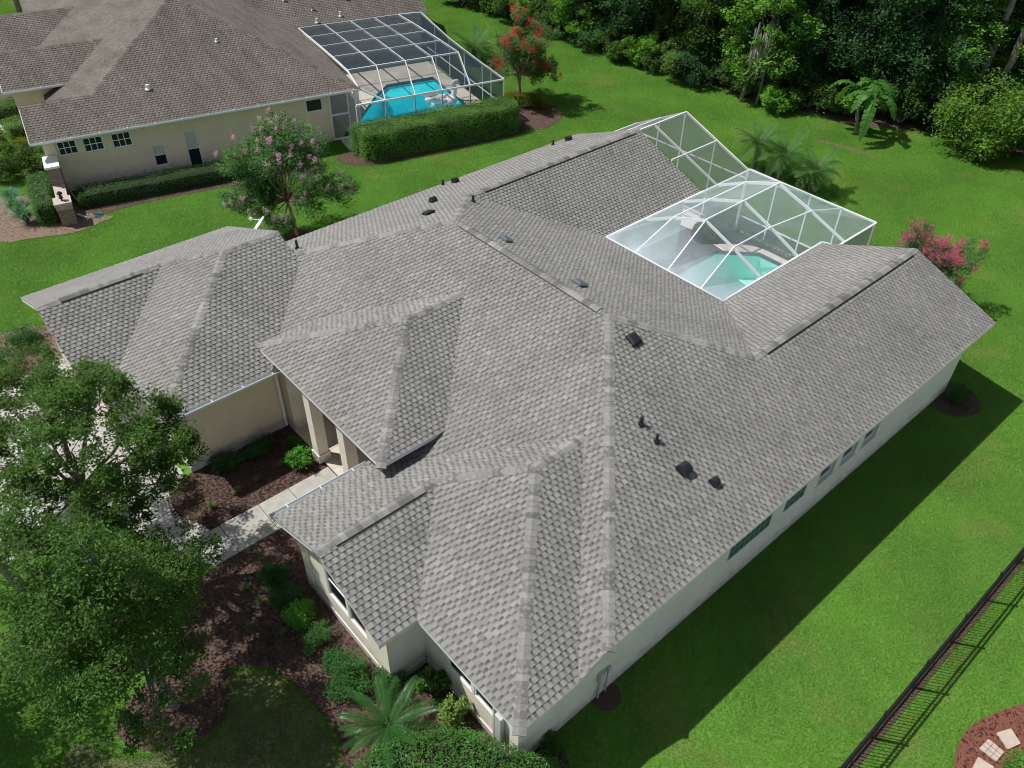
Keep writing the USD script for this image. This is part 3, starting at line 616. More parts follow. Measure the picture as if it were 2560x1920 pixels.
# fascia and gutters
def fascia(a, b): return MB().beam(a, b, .02, .10, drop=.022)
for a, b in [((-p_+.02, 2*w_, ZA), (-p_+.02, 2*w_-g_, zg_)), ((-p_+.02, 2*w_-g_, zg_), (-p_+.02, 2*w_-2*g_, ZA)), ((xg-pg+.02, YG, ZA), (xg-pg+.02, YG-gg, zgG)), ((xg-pg+.02, YG-gg, zgG), (xg-pg+.02, YG-2*gg, ZA)),
             ((+.02, 0, ZA), (+.02, 2*w_-2*g_, ZA)), ((x0e+.02, y0e, ZN), (x0e+.02, y0e+2*we, ZN)), 
             ((c_, +.02, ZC), (E1, +.02, ZC)), ((0, +.02, ZA), (vA, +.02, ZA)), ((-p_, 2*w_-2*g_+.02, ZA), (0, 2*w_-2*g_+.02, ZA)), ((vA, +.02, ZA), (c_, +.02, ZC)),
             ((E1+.012, 0, ZC), (E1+.012, r_, zQ)), ((E1+.012, 2*r_, ZC), (E1+.012, r_, zQ)), ((E2+.012, YM, ZC), (E2+.012, YM-l_, zL)), ((E2+.012, YM-2*l_, ZC), (E2+.012, YM-l_, zL)), ((eg+.012, YG, ZA), (eg+.012, YG-wg, zgT))]:
    side = a[1] == b[1] and a[1] < 6 and a[0] < 20; obj('fascia', fascia(a, b), 'stucco' if side else 'white_paint', house)
def gutter(parent, x0, x1, y, z, sgn, world=True, step=1.0, inner='gutter_inside', xf=None):
    """a trough along x; sgn = side (in y) away from the roof"""
    prof = [(0, 0), (0, -.10), (.085, -.10), (.125, 0), (.115, 0), (.08, -.09), (.008, -.09), (.008, 0)]
    v = [[x, y+sgn*a, z+b] for x in (x0, x1) for a, b in prof]; n = len(prof)
    f = [[k, (k+1) % n, n+(k+1) % n, n+k] for k in range(n)]
    g = obj('gutter', MB().add(v, f if sgn < 0 else [q[::-1] for q in f]), 'white_metal', parent, world=world)
    obj('gutter_floor', MB().quad([x0, y+sgn*.009, z-.03], [x1, y+sgn*.009, z-.03], [x1, y+sgn*.105, z-.03], [x0, y+sgn*.105, z-.03]), inner, g, world=world)
    for x in np.arange(x0+.5, x1, step): obj('gutter_bracket', MB().box(x-.012, x+.012, min(y, y+sgn*.13), max(y, y+sgn*.13), z-.002, z+.014), 'white_metal', g, world=world)
    obj('gutter_end', MB().box(x0-.006, x0, min(y, y+sgn*.125), max(y, y+sgn*.125), z-.1, z+.004), 'white_metal', g, world=world)
gutter(house, -p_, vA+.2, 2*w_+.01, ZA+.005, 1)
gutter(house, xg, vA+.35, y1g-.01, ZA+.005, -1)
obj('downspout', MB().box(1.98, 2.06, 13.93, 14.0, .1, 2.62), 'white_metal', house)

# ------------------------------------------------------------------ things bolted on the roof
def on(i, x, y, h=0.): return P3(x, y, faces[i].z(x, y))+N(i)*h
def vent_pipe(i, x, y, h=.42, r=.055):
    b = on(i, x, y, .01); m = MB().tube([b-P3(0, 0, .05), b+P3(0, 0, h)], [r, r], 10); m.tube([b+P3(0, 0, h-.03), b+P3(0, 0, h+.004)], [r*1.1, r*1.1], 10)
    p = obj('vent_pipe', m, 'vent_black', house, smooth=40)
    f = faces[i]; m2 = MB().tube([b-f.n*.01, b+f.n*.05+P3(0, 0, .03)], [.10, .062], 10)
    obj('pipe_boot', m2, 'vent_black', p)
def gooseneck(i, x, y, s=1.):
    """a curved exhaust hood whose mouth looks down the slope"""
    f = faces[i]; e, g, n = f.e, f.P(0, 1)-f.P(0, 0), f.n; b = on(i, x, y, .02)
    prof = [(.16, 0), (.17, .10), (.12, .19), (.03, .235), (-.07, .225), (-.15, .16), (-.17, .07), (-.17, .03)]
    v = []
    for sd in (-.13, .13):
        for a, h in prof: v.append(b+e*sd*s+g*a*s+n*h*s)
    k = len(prof); F = [[j, j+1, k+j+1, k+j] for j in range(k-1)]
    m = MB().add(v, F).add(v, [[0, j, j+1] for j in range(1, k-1)]+[[k, k+j+1, k+j] for j in range(1, k-1)])
    p = obj('exhaust_hood', m, 'vent_black', house)
    m2 = MB(); w = .165*s; m2.add([b+e*a+g*q-n*.004 for a, q in ((-w, -w), (w, -w), (w, w*1.1), (-w, w*1.1))], [[0, 1, 2], [0, 2, 3]])
    m2.add([b+e*a+g*q+n*.004 for a, q in ((-w, -w), (w, -w), (w, w*1.1), (-w, w*1.1))], [[0, 1, 2], [0, 2, 3]]); obj('hood_flange', m2, 'vent_black', p)
def box_vent(i, x, y, m_='vent_black', s=1.):
    f = faces[i]; e, g, n = f.e, f.P(0, 1)-f.P(0, 0), f.n; b = on(i, x, y, .012)
    v = []
    for z_, sx, sy in ((0, .17, .17), (.045, .20, .20), (.10, .20, .20), (.14, .13, .13)):
        for a, q in ((-1, -1), (1, -1), (1, 1), (-1, 1)): v.append(b+e*a*sx*s+g*q*sy*s+n*z_*s)
    F = []
    for k in range(3): F += [[4*k+j, 4*k+(j+1) % 4, 4*k+4+(j+1) % 4, 4*k+4+j] for j in range(4)]
    F.append([12, 13, 14, 15]); m = MB().add(v, F); p = obj('roof_vent', m, m_, house)
    fl = MB().add([b+e*a*.21*s+g*q*.21*s+n*.002 for a, q in ((-1, -1), (1, -1), (1, 1), (-1, 1))], [[0, 1, 2], [0, 2, 3]]); obj('vent_flange', fl, 'vent_black', p)
vent_pipe(5, 7.27, 3.48, .26, .05); vent_pipe(5, 7.29, 2.93, .26, .04)
gooseneck(5, 7.34, 2.02, 1.0); gooseneck(5, 7.82, 1.36, .72); box_vent(5, 8.98, 5.44, s=.9)
box_vent(7, 9.69, 11.69, 'vent_metal', .85); box_vent(7, 9.72, 8.34, 'vent_metal', .95)
vent_pipe(7, 11.25, 15.3, .25, .045); box_vent(9, 9.40, 15.5, s=.9); gooseneck(9, 10.73, 17.04, .85)
vent_pipe(9, 12.98, 19.45, .22, .045); gooseneck(9, 13.3, 19.0, .85); vent_pipe(9, 19.15, 19.3, .22, .045); gooseneck(9, 19.84, 19.0, .85)
vent_pipe(9, 5.3, 17.8, .34, .045)
# meters on the walls
def wallbox(name, mb, mt='band_trim'): obj(name, mb, mt, house)
wallbox('utility_box', MB().mesh(rbox(2.92, 3.12, .30, .43, .80, 1.2, .015)).box(2.99, 3.03, .37, .41, .0, .80))
wallbox('utility_box', MB().mesh(rbox(3.22, 3.34, .33, .43, .95, 1.15, .015)).box(3.27, 3.30, .38, .41, .0, .95))
wallbox('meter_box', MB().mesh(rbox(.30, .43, .92, 1.14, .45, 1.5, .02)).box(.34, .4, 1.2, 1.25, .1, 2.6))
#@@PART3
# ------------------------------------------------------------------ ground, beds, paths
DN, DE = math.radians(-13.1645), P3(0, 0, 0)
NBO = None
b_ = np.array([16.72094809, 31.66680682]); LN = 15.8246; nd = np.array([math.cos(DN), math.sin(DN)]); nn_ = np.array([-nd[1], nd[0]]); NBO = np.array([*(b_-nd*LN), 0.])
def NW(x, y, z=0.): return P3(*(NBO[:2]+nd*x+nn_*y), z)          # neighbour's own axes to world
def NP(pts): return [tuple(NW(*q)[:2]) for q in pts]
pool_poly = Polygon([(16.6, 8.6), (16.6, 10.9), (17.6, 11.75), (22.3, 11.75), (23.62, 10.4), (23.62, 8.4), (22.6, 7.55), (17.7, 7.55)])
nb_pool_poly = Polygon(NP([(15.2, .75), (16.75, 3.0), (18.67, 5.65), (19.85, 6.9), (22.98, 6.9), (22.98, .6), (22.0, .1), (15.6, .1)]))
front_bed = smooth_poly([(-2.35, 10.2), (-3.2, 9.75), (-4.0, 8.9), (-4.35, 8.0), (-3.95, 7.4), (-3.29, 6.9), (-2.74, 6.4), (-2.53, 5.67), (-2.43, 4.93), (-2.35, 4.27), (-2.42, 3.63), (-2.7, 2.9), (-2.95, 1.8), (-2.6, .6), (-1.6, -.5), (-.3, -1.15), (.8, -.95), (1.35, -.3), (1.5, .5), (1.2, 3), (1.2, 7.6), (2.0, 8.0), (2.04, 10.1), (.4, 10.2)])
walk_bed = Polygon([(-1.95, 11.45), (2.1, 11.45), (2.1, 14.1), (-1.2, 14.1), (-2.35, 13.5), (-2.6, 12.3)])
oak_ring = smooth_poly([(-4.9+1.35*math.cos(a)*(1+.12*math.sin(3*a)), 6.9+1.15*math.sin(a)) for a in np.linspace(0, 2*np.pi, 12, endpoint=False)], 3)
corner_bed = smooth_poly([(-4.2, 26.9), (-3.6, 25.5), (-3.0, 25.55), (-2.5, 25.15), (-1.2, 24.3), (-.5, 23.4), (-.6, 22.5), (-2.6, 22.2), (-5, 22.6), (-6, 25)])
step_bed = smooth_poly([(12.5, -7.5), (11.6, -6.95), (10.97, -6.64), (10.18, -6.29), (9.46, -6.07), (8.97, -6.03), (8.45, -6.12), (8.0, -6.3), (7.2, -6.7), (6.5, -7.6), (7, -10), (12, -10)])
meter_bed = Point(3.2, .30).buffer(.40)
corner_shrub_bed = Point(20.7, .1).buffer(1.0)
fence_strip = sbox(3.5, -4.78, 24, -4.52)
nb_bed = smooth_poly(NP([(1.15, -2.75), (2.2, -2.55), (4, -2.3), (8, -2.4), (12.4, -2.6), (12.9, -1.5), (12.6, .5), (1.0, .6), (.95, -1.5)]))
chip_bed = smooth_poly([(-1.72, 32.61), (-.9, 32.2), (-.18, 31.91), (.45, 31.6), (1.06, 31.40), (1.9, 31.44), (2.38, 31.6), (2.9, 31.75), tuple(NW(1.5, -2.2)[:2]), tuple(NW(.9, -1.0)[:2]), tuple(NW(.8, .5)[:2]), (.4, 36.5), (-2.2, 37.6), (-3.0, 35)])
hedge_bed = smooth_poly(NP([(14.7, -3.25), (18, -3.35), (22.5, -3.35), (23.9, -3.2), (24.6, -2.8), (25.4, -3.2), (27.2, -2.2), (27.6, -.6), (26.4, .6), (24.3, .4), (23.5, -1.2), (14.3, -1.3)]))
crape_ring = Point(8.63, 24.84).buffer(.55)
wood_floor = smooth_poly([(37.6, 70), (36.6, 49.4), (37.5, 45.8), (36.9, 41.2), (37.3, 38.2), (37.7, 36), (37.5, 33.5), (37.6, 29), (38.2, 26.5), (38.3, 24), (38.2, 22), (38.7, 20), (39.2, 17.8), (39.4, 15.6), (40.7, 14), (42.6, 11.6), (42.7, 10.2), (42.5, 8.4), (43.6, 6.2), (46.3, -4), (121.3, -30), (121.3, 90), (61.3, 100)])
driveway = smooth_poly([(-30, 14.0), (-12, 14.03), (-6.4, 14.03), (-4.7, 13.98), (-3.9, 13.5), (-3.3, 12.2), (-2.35, 10.25), (-1.9, 11.5), (-2.35, 12.6), (-2.2, 13.6), (-1.5, 14.3), (-2.0, 17), (-2.1, 22), (-6, 22.4), (-30, 22.4)], 4)
walk = sbox(-2.35, 10.2, 2.08, 11.45)
deck_poly = sbox(14.9, 6.25, 24.45, 12.25).union(sbox(21, 12.2, 24.3, 18.7)).union(sbox(20.6, 6.1, 24.45, 7))
nb_deck = Polygon(NP([(14.6, -.98), (24.05, -.98), (24.05, 11.6), (14.6, 11.6)]))
garden_in_cage = smooth_poly([(22.15, 12.6), (22.5, 13.4), (23.6, 13.9), (24.28, 13.6), (24.30, 8.2), (24.0, 8.3), (23.95, 10.6), (23.3, 11.6), (22.6, 12.2)])
nb_drive = Polygon(NP([(-14, 9), (-.6, 9), (-.6, 30), (-14, 30)]))
house_fp = unary_union([sbox(.43, .43, 15, 19.3), sbox(-.6, 3.96, .5, 8), sbox(-2.4, 14.06, 4.6, 22.35), sbox(14.8, .43, 20.9, 6.2), sbox(14.8, 12.7, 20.6, 19.3)])
nb_fp = Polygon(NP([(.9, .43), (15.3, .43), (15.3, 11.4), (24.2, 11.4), (24.2, 26), (.9, 26)]))
struct('lawn', sheet(sbox(-400, -400, 400, 400).difference(unary_union([pool_poly.buffer(.02), nb_pool_poly.buffer(.02)])), 0.), 'lawn')
beds = [('front_bed', front_bed.difference(walk.buffer(.01)), 'mulch_base', 'bark_chip', 5200, True), ('walkway_bed', walk_bed, 'mulch_base', 'bark_chip', 3000, True), ('tree_ring', oak_ring.difference(front_bed), 'mulch_base', 'bark_chip', 500, False),
        ('corner_bed', corner_bed, 'mulch_tan', 'tan_chip', 700, False), ('stepping_stone_bed', step_bed, 'red_mulch', 'red_chip', 2600, True), ('meter_soil', meter_bed, 'soil', None, 0, False),
        ('shrub_soil', corner_shrub_bed, 'soil', 'bark_chip', 120, False), ('fence_strip', fence_strip, 'soil', 'tan_chip', 900, False), ('neighbor_bed', nb_bed, 'mulch_base', 'bark_chip', 1800, False), ('chip_bed', chip_bed, 'mulch_tan', 'tan_chip', 1500, False),
        ('hedge_bed', hedge_bed, 'mulch_base', 'bark_chip', 1200, False), ('crape_ring', crape_ring, 'mulch_base', 'bark_chip', 160, False), ('woodland_floor', wood_floor, 'soil', None, 0, False)]
for i_, (nm, po, mt, chip, n, _) in enumerate(beds): struct(nm, sheet(po, .005+.0015*i_), mt)
def scatter(poly, n, r=rng):
    x0, y0, x1, y1 = poly.bounds; shapely.prepare(poly); out = []
    while len(out) < n:
        q = np.column_stack([r.uniform(x0, x1, 2*n), r.uniform(y0, y1, 2*n)]); out += q[shapely.contains_xy(poly, q[:, 0], q[:, 1])].tolist()
    return np.array(out[:n])
def chips(poly, n, size=(.035, .09)):
    q = scatter(poly, n); a = rng.uniform(0, 2*np.pi, n); L = rng.uniform(*size, n); Wd = L*rng.uniform(.3, .6, n); tl = rng.normal(0, .25, (n, 2))
    d = np.stack([np.cos(a), np.sin(a), tl[:, 0]], 1); s = np.stack([-np.sin(a), np.cos(a), tl[:, 1]], 1)
    c = np.column_stack([q, rng.uniform(.012, .035, n)])
    V = np.stack([c-d*L[:, None]/2-s*Wd[:, None]/3, c-s*Wd[:, None]/2+d*L[:, None]*.1, c+d*L[:, None]/2, c+s*Wd[:, None]/2], 1)
    T = V+P3(0, 0, .008); V8 = np.concatenate([V, T], 1)
    F = np.array([[4, 5, 6], [4, 6, 7], [0, 1, 5], [0, 5, 4], [1, 2, 6], [1, 6, 5], [2, 3, 7], [2, 7, 6], [3, 0, 4], [3, 4, 7]])
    return V8.reshape(-1, 3), (F[None]+(np.arange(n)*8)[:, None, None]).reshape(-1, 3)
chip_names = {'front_bed': 'loose brown bark mulch in the shrub bed along the front wall', 'walkway_bed': 'loose bark mulch between the front walk and the garage wall', 'tree_ring': 'bark mulch round the foot of the foreground tree',
              'corner_bed': 'pale wood chips beside the garage corner', 'stepping_stone_bed': 'reddish bark mulch round the square stepping stones', 'shrub_soil': 'bark crumbs under the shrub at the far wall corner',
              'fence_strip': 'brown gravel along the foot of the black fence', 'neighbor_bed': 'brown bark mulch in the bed along the tan house', 'chip_bed': 'pale wood chips round the brick pier and the silvery grasses', 'hedge_bed': 'bark mulch under the clipped hedge and red flowering tree', 'crape_ring': 'bark mulch round the foot of the pink flowering tree'}
for nm, po, mt, chip, n, big in beds:
    if chip: obj('bark_mulch', chips(po, n), chip, kind='stuff', label=chip_names[nm], cat='mulch')
# walk: poured slabs with joints
xs = [-2.35, -1.62, -.36, .66, 2.08]
wk = struct('front_walk', sheet(walk.buffer(-.004), .004), 'soil')
for i in range(4): obj('slab', rbox(xs[i]+.008, xs[i+1]-.008, 10.2, 11.45, -.1, .05+.003*(i % 2), .012), 'concrete', wk)
dv = struct('driveway', sheet(driveway, .012), 'concrete')
po = struct('porch', prism(sbox(2.09, 8.0, 4.6, 14.05), -.1, .085), 'tile_joint')
for i in range(7):
    for j in range(15):
        x0, y0 = 2.10+i*.355, 8.02+j*.4
        if y0+.39 < 14.04: obj('tile', MB().box(x0, x0+.345, y0, y0+.39, .08, .095), 'tile', po)
# dry and bare patches of the lawn
for k, pts in enumerate([[(36.0, 15.4), (36.35, 14.2), (36.5, 12.3), (36.9, 12.4), (36.75, 14), (36.4, 15.4)]]):
    struct('bare_ground', sheet(smooth_poly(pts), .005), 'mulch_tan')
# ------------------------------------------------------------------ grass
vis = Polygon([(-7.6, 1.2), (3.2, -8.4), (9, -8.6), (20, -4.5), (48, 2), (70, 40), (36, 72), (2, 80), (-9, 40), (-9.5, 8)])
nograss = unary_union([b[1] for b in beds]+[walk, driveway, deck_poly, nb_deck, house_fp, nb_fp, nb_drive, sbox(2, 8, 4.6, 14), pool_poly])
NT = []
def blades(n, size, seed):
    r = np.random.default_rng(seed); x = r.uniform(0, size, (n, 2)); a = r.uniform(0, 2*np.pi, n); L = r.uniform(.045, .085, n); wd = r.uniform(.005, .009, n); tl = r.uniform(.25, 1.15, n)
    d = np.stack([np.cos(a)*np.sin(tl), np.sin(a)*np.sin(tl), np.cos(tl)], 1); s = np.stack([-np.sin(a), np.cos(a), 0*a], 1)
    c = np.column_stack([x, np.full(n, -.004)])
    return np.stack([c-s*wd[:, None], c+s*wd[:, None], c+d*L[:, None]], 1)
TS = 1.25
gi = UsdGeom.PointInstancer.Define(stage, '/World/grass')
key(gi.GetPrim(), kind='stuff', label='short bright green lawn grass round both houses', category='grass')
protos = []
for k in range(4):
    b = blades(2900, TS, 50+k); pth = f'/World/grass/grass_patch_{k:03d}'
    usdkit.mesh(stage, pth, (b.reshape(-1, 3), np.arange(len(b)*3).reshape(-1, 3)), M['grass_blade']); protos.append(b)
gi.CreatePrototypesRel().SetTargets([Sdf.Path(f'/World/grass/grass_patch_{k:03d}') for k in range(4)])
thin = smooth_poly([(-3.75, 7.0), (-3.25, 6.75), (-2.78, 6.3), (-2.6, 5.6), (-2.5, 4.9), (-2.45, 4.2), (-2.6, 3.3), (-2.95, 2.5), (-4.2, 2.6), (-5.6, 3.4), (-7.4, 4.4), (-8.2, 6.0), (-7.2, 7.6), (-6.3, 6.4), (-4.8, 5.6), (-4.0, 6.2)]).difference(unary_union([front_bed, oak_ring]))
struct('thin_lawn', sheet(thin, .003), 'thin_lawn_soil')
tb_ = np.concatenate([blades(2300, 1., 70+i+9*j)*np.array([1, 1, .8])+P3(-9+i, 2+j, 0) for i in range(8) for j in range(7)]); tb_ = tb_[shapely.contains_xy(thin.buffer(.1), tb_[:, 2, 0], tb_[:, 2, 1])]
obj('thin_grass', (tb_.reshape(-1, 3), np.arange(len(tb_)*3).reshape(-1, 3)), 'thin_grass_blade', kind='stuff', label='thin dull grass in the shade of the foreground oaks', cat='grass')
lawn_area = vis.difference(nograss).difference(thin.buffer(-.03)); shapely.prepare(lawn_area)
GX, GY = np.meshgrid(np.arange(-11, 72, TS), np.arange(-10, 82, TS)); GX, GY = GX.ravel(), GY.ravel()
tiles = shapely.box(GX, GY, GX+TS, GY+TS); ins = shapely.contains(lawn_area, tiles); cut = shapely.intersects(lawn_area, tiles) & ~ins
kk = rng.integers(0, 4, len(GX)); pos, idx, ori, edge = [], [], [], []
for i in np.where(ins)[0]:
    q = rng.integers(0, 4); ox, oy = [(0, 0), (TS, 0), (TS, TS), (0, TS)][q]
    pos.append((GX[i]+ox, GY[i]+oy, 0)); idx.append(int(kk[i])); ori.append((math.cos(q*math.pi/4), 0, 0, math.sin(q*math.pi/4)))
for i in np.where(cut)[0]:
    b = protos[kk[i]]+P3(GX[i], GY[i], 0)
    edge.append(b[shapely.contains_xy(lawn_area, b[:, 2, 0], b[:, 2, 1])])
gi.CreatePositionsAttr(Vt.Vec3fArray.FromNumpy(np.array(pos, np.float32))); gi.CreateProtoIndicesAttr(Vt.IntArray(idx))
gi.CreateOrientationsAttr(Vt.QuathArray([Gf.Quath(*o) for o in ori]))
e = np.concatenate(edge); obj('grass_edge', (e.reshape(-1, 3), np.arange(len(e)*3).reshape(-1, 3)), 'grass_blade', kind='stuff', label='lawn grass along the edges of beds, walls and paths', cat='grass')

# ------------------------------------------------------------------ pools
def pool(name, poly, label, depth, plaster, water, level=-.10, steps=None):
    t = thing(name, label, 'pool', (poly.centroid.x, poly.centroid.y, 0))
    ring = np.array(shapely.geometry.polygon.orient(poly).exterior.coords)[:-1]; n = len(ring); b = MB()
    v = np.vstack([np.column_stack([ring, np.full(n, 0.02)]), np.column_stack([ring, np.full(n, -depth)])]); i = np.arange(n); j = (i+1) % n
    b.add(v, np.stack([i, j, n+j, n+i], 1)); b.mesh(sheet(poly, -depth))
    ba = obj('basin', b, plaster, t)
    tb = MB(); rin = np.array(shapely.geometry.polygon.orient(poly.buffer(-.012, join_style=2)).exterior.coords)[:-1]
    if len(rin) == n:
        v = np.vstack([np.column_stack([rin, np.full(n, 0.015)]), np.column_stack([rin, np.full(n, -.16)])]); tb.add(v, np.stack([i, j, n+j, n+i], 1)); obj('tile_line', tb, 'pool_tile', ba)
    obj('water', sheet(poly.buffer(-.014, join_style=2), level), water, t)
    cp = poly.buffer(.22, join_style=2).difference(poly); obj('coping', prism(cp, .004, .04), 'pool_deck', t)
    for k, s_ in enumerate(steps or []): obj('step', prism(s_.intersection(poly.buffer(-.02)), -depth+.001, -.25-.28*k), plaster, t)
    return t
struct('pool_deck', prism(deck_poly.difference(pool_poly.buffer(.215, join_style=2)), -.2, .035), 'pool_deck')
nd_ = struct('pool_deck', prism(nb_deck.difference(nb_pool_poly.buffer(.215, join_style=2)), -.2, .035), 'pool_deck')
pool('swimming_pool', pool_poly, 'pale teal swimming pool in the courtyard of the grey roofed house', 1.35, 'plaster_teal', 'water_teal', steps=[sbox(16, 7, 18.4, 12), sbox(16, 7, 17.9, 12)])
nbp = pool('swimming_pool', nb_pool_poly, 'bright blue swimming pool with a floating swan beside the brown roofed house', 1.45, 'plaster_blue', 'water_blue', steps=[Polygon(NP([(19.6, 5.4), (23.1, 5.4), (23.1, 7), (19, 7)]))])
struct('garden_strip', prism(garden_in_cage.difference(pool_poly.buffer(.23)), .03, .06), 'soil')
obj('cage_curb', MB().box(24.16, 24.42, 6.3, 12.2, .036, .16).box(24.1, 24.3, 12.25, 18.5, .036, .16), 'concrete', kind='structure')

# ------------------------------------------------------------------ screen enclosures
def enclosure(name, label, loc, yawv=0.):
    return thing(name, label, 'pool enclosure', loc, yawv)
def panels(t, quads, mat_, world=True):
    for q in quads:
        q = np.asarray(q, float)
        obj('screen_panel', (q, [[0, 1, 2], [0, 2, 3]] if len(q) == 4 else [[0, 1, 2]]), mat_, t, world=world)
def bars(t, name, segs, w, h, world=True, drop=0.):
    for a, b in segs: obj(name, MB().beam(a, b, w, h, drop=drop), 'white_metal', t, world=world)
cage = enclosure('pool_enclosure', 'white framed screen enclosure over the courtyard pool of the grey roofed house', (19.8, 9.4, 0))
ze_ = ZC+.05; X0, X1, X2, X3, X4 = 15.27, 17.5, 19.8, 22.09, 24.35
YL, YR, YR2, YC = 12.23, 6.70, 6.15, 9.45; HR = 4.28; HM = 3.1+.62*(HR-3.1)
def node(x, k):
    yr = YR2 if x > 21.4 else YR
    ys = [YL, (YL*.52+YC*.48), YC, YC+(yr-YC)*.5, yr]; hs = [ze_, ze_+.56*(HR-ze_), HR, ze_+.54*(HR-ze_), ze_]
    if x in (X0, X4): return P3(x, [YL, 10.77, 9.18, 7.66, YR2 if x == X4 else YR][k], ze_)
    return P3(x, ys[k], hs[k])
NX = [X0, X1, X2, X3, X4]
bars(cage, 'eave_beam', [(node(NX[i], 0), node(NX[i+1], 0)) for i in range(4)]+[(node(NX[i], 4), node(NX[i+1], 4)) for i in range(2)]+[(P3(X2, YR, ze_), P3(21.37, YR, ze_)), (P3(21.37, YR, ze_), P3(21.55, YR2, ze_)), (P3(21.55, YR2, ze_), P3(X3, YR2, ze_)), (node(X3, 4), node(X4, 4))]
     + [(node(X0, k), node(X0, k+1)) for k in range(4)]+[(node(X4, k), node(X4, k+1)) for k in range(4)], .075, .06)
bars(cage, 'gutter_beam', [(P3(X0-.05, YR-.05, ze_-.03), P3(X0-.05, YL+.05, ze_-.03)), (P3(X0, YR-.07, ze_-.03), P3(21.3, YR-.07, ze_-.03)), (P3(X0, YL+.07, ze_-.03), P3(21.0, YL+.07, ze_-.03))], .07, .05)
bars(cage, 'purlin', [(node(NX[i], k), node(NX[i+1], k)) for i in range(4) for k in (1, 2, 3)], .04, .05)
bars(cage, 'rafter', [(node(x, k), node(x, k+1)) for x in (X1, X2, X3) for k in range(4)], .034, .115)
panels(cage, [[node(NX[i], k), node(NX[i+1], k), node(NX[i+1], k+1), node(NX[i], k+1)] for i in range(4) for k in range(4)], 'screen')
# outer wall and the stretch beyond the right wing
pw = [P3(X4, y, 0) for y in (YR2, 7.66, 9.1, 10.75, YL)]
bars(cage, 'post', [(q+P3(0, 0, .03), q+P3(0, 0, ze_-.06)) for q in pw]+[(P3(X3, YR2, .03), P3(X3, YR2, ze_-.06))], .06, .06)
bars(cage, 'chair_rail', [(pw[k]+P3(0, 0, .9), pw[k+1]+P3(0, 0, .9)) for k in range(4)]+[(P3(21, YR2, .9), P3(X4, YR2, .9))], .05, .06)
panels(cage, [[pw[k]+P3(0, 0, a), pw[k+1]+P3(0, 0, a), pw[k+1]+P3(0, 0, b), pw[k]+P3(0, 0, b)] for k in range(4) for a, b in ((.05, .85), (.9, ze_-.05))]
       + [[P3(a, YR2, .05), P3(b, YR2, .05), P3(b, YR2, ze_-.05), P3(a, YR2, ze_-.05)] for a, b in ((20.95, X3), (X3, X4))], 'screen_wall')
# the gabled stretch behind the left wing
YX = YM-l_; HX = 4.55; YLL = 18.75; ex = [21.15, 22.05, 24.25]
def en(x, k): return P3(x, [YL, (YL+YX)/2, YX, (YX+YLL)/2, YLL][k], [ze_, (ze_+HX)/2, HX, (ze_+HX)/2, ze_][k])
bars(cage, 'rafter', [(en(x, k), en(x, k+1)) for x in ex[1:] for k in range(4)], .06, .09)
bars(cage, 'purlin', [(en(ex[0], k), en(ex[1], k)) for k in range(1, 5)]+[(en(ex[1], k), en(ex[2], k)) for k in range(1, 5)], .06, .09)
panels(cage, [[en(ex[i], k), en(ex[i+1], k), en(ex[i+1], k+1), en(ex[i], k+1)] for i in range(2) for k in range(4)], 'screen_wall')
pe = [P3(ex[2], y, 0) for y in (YL, 14.15, YX, 17.4, YLL)]
bars(cage, 'post', [(q+P3(0, 0, .03), q+P3(0, 0, en(ex[2], k)[2]-.06)) for k, q in enumerate(pe)]+[(P3(22.05, YLL, .03), P3(22.05, YLL, ze_-.05))], .06, .06)
bars(cage, 'tie_beam', [(pe[k]+P3(0, 0, ze_-.4), pe[k+1]+P3(0, 0, ze_-.4)) for k in range(4)]+[(P3(21, YLL, .9), P3(ex[2], YLL, .9))], .05, .06)
panels(cage, [[pe[k]+P3(0, 0, .05), pe[k+1]+P3(0, 0, .05), P3(ex[2], pe[k+1][1], en(ex[2], k+1)[2]-.05), P3(ex[2], pe[k][1], en(ex[2], k)[2]-.05)] for k in range(4)]+[[P3(21, YLL, .05), P3(ex[2], YLL, .05), P3(ex[2], YLL, ze_-.05), P3(21, YLL, ze_-.05)]], 'screen_wall')

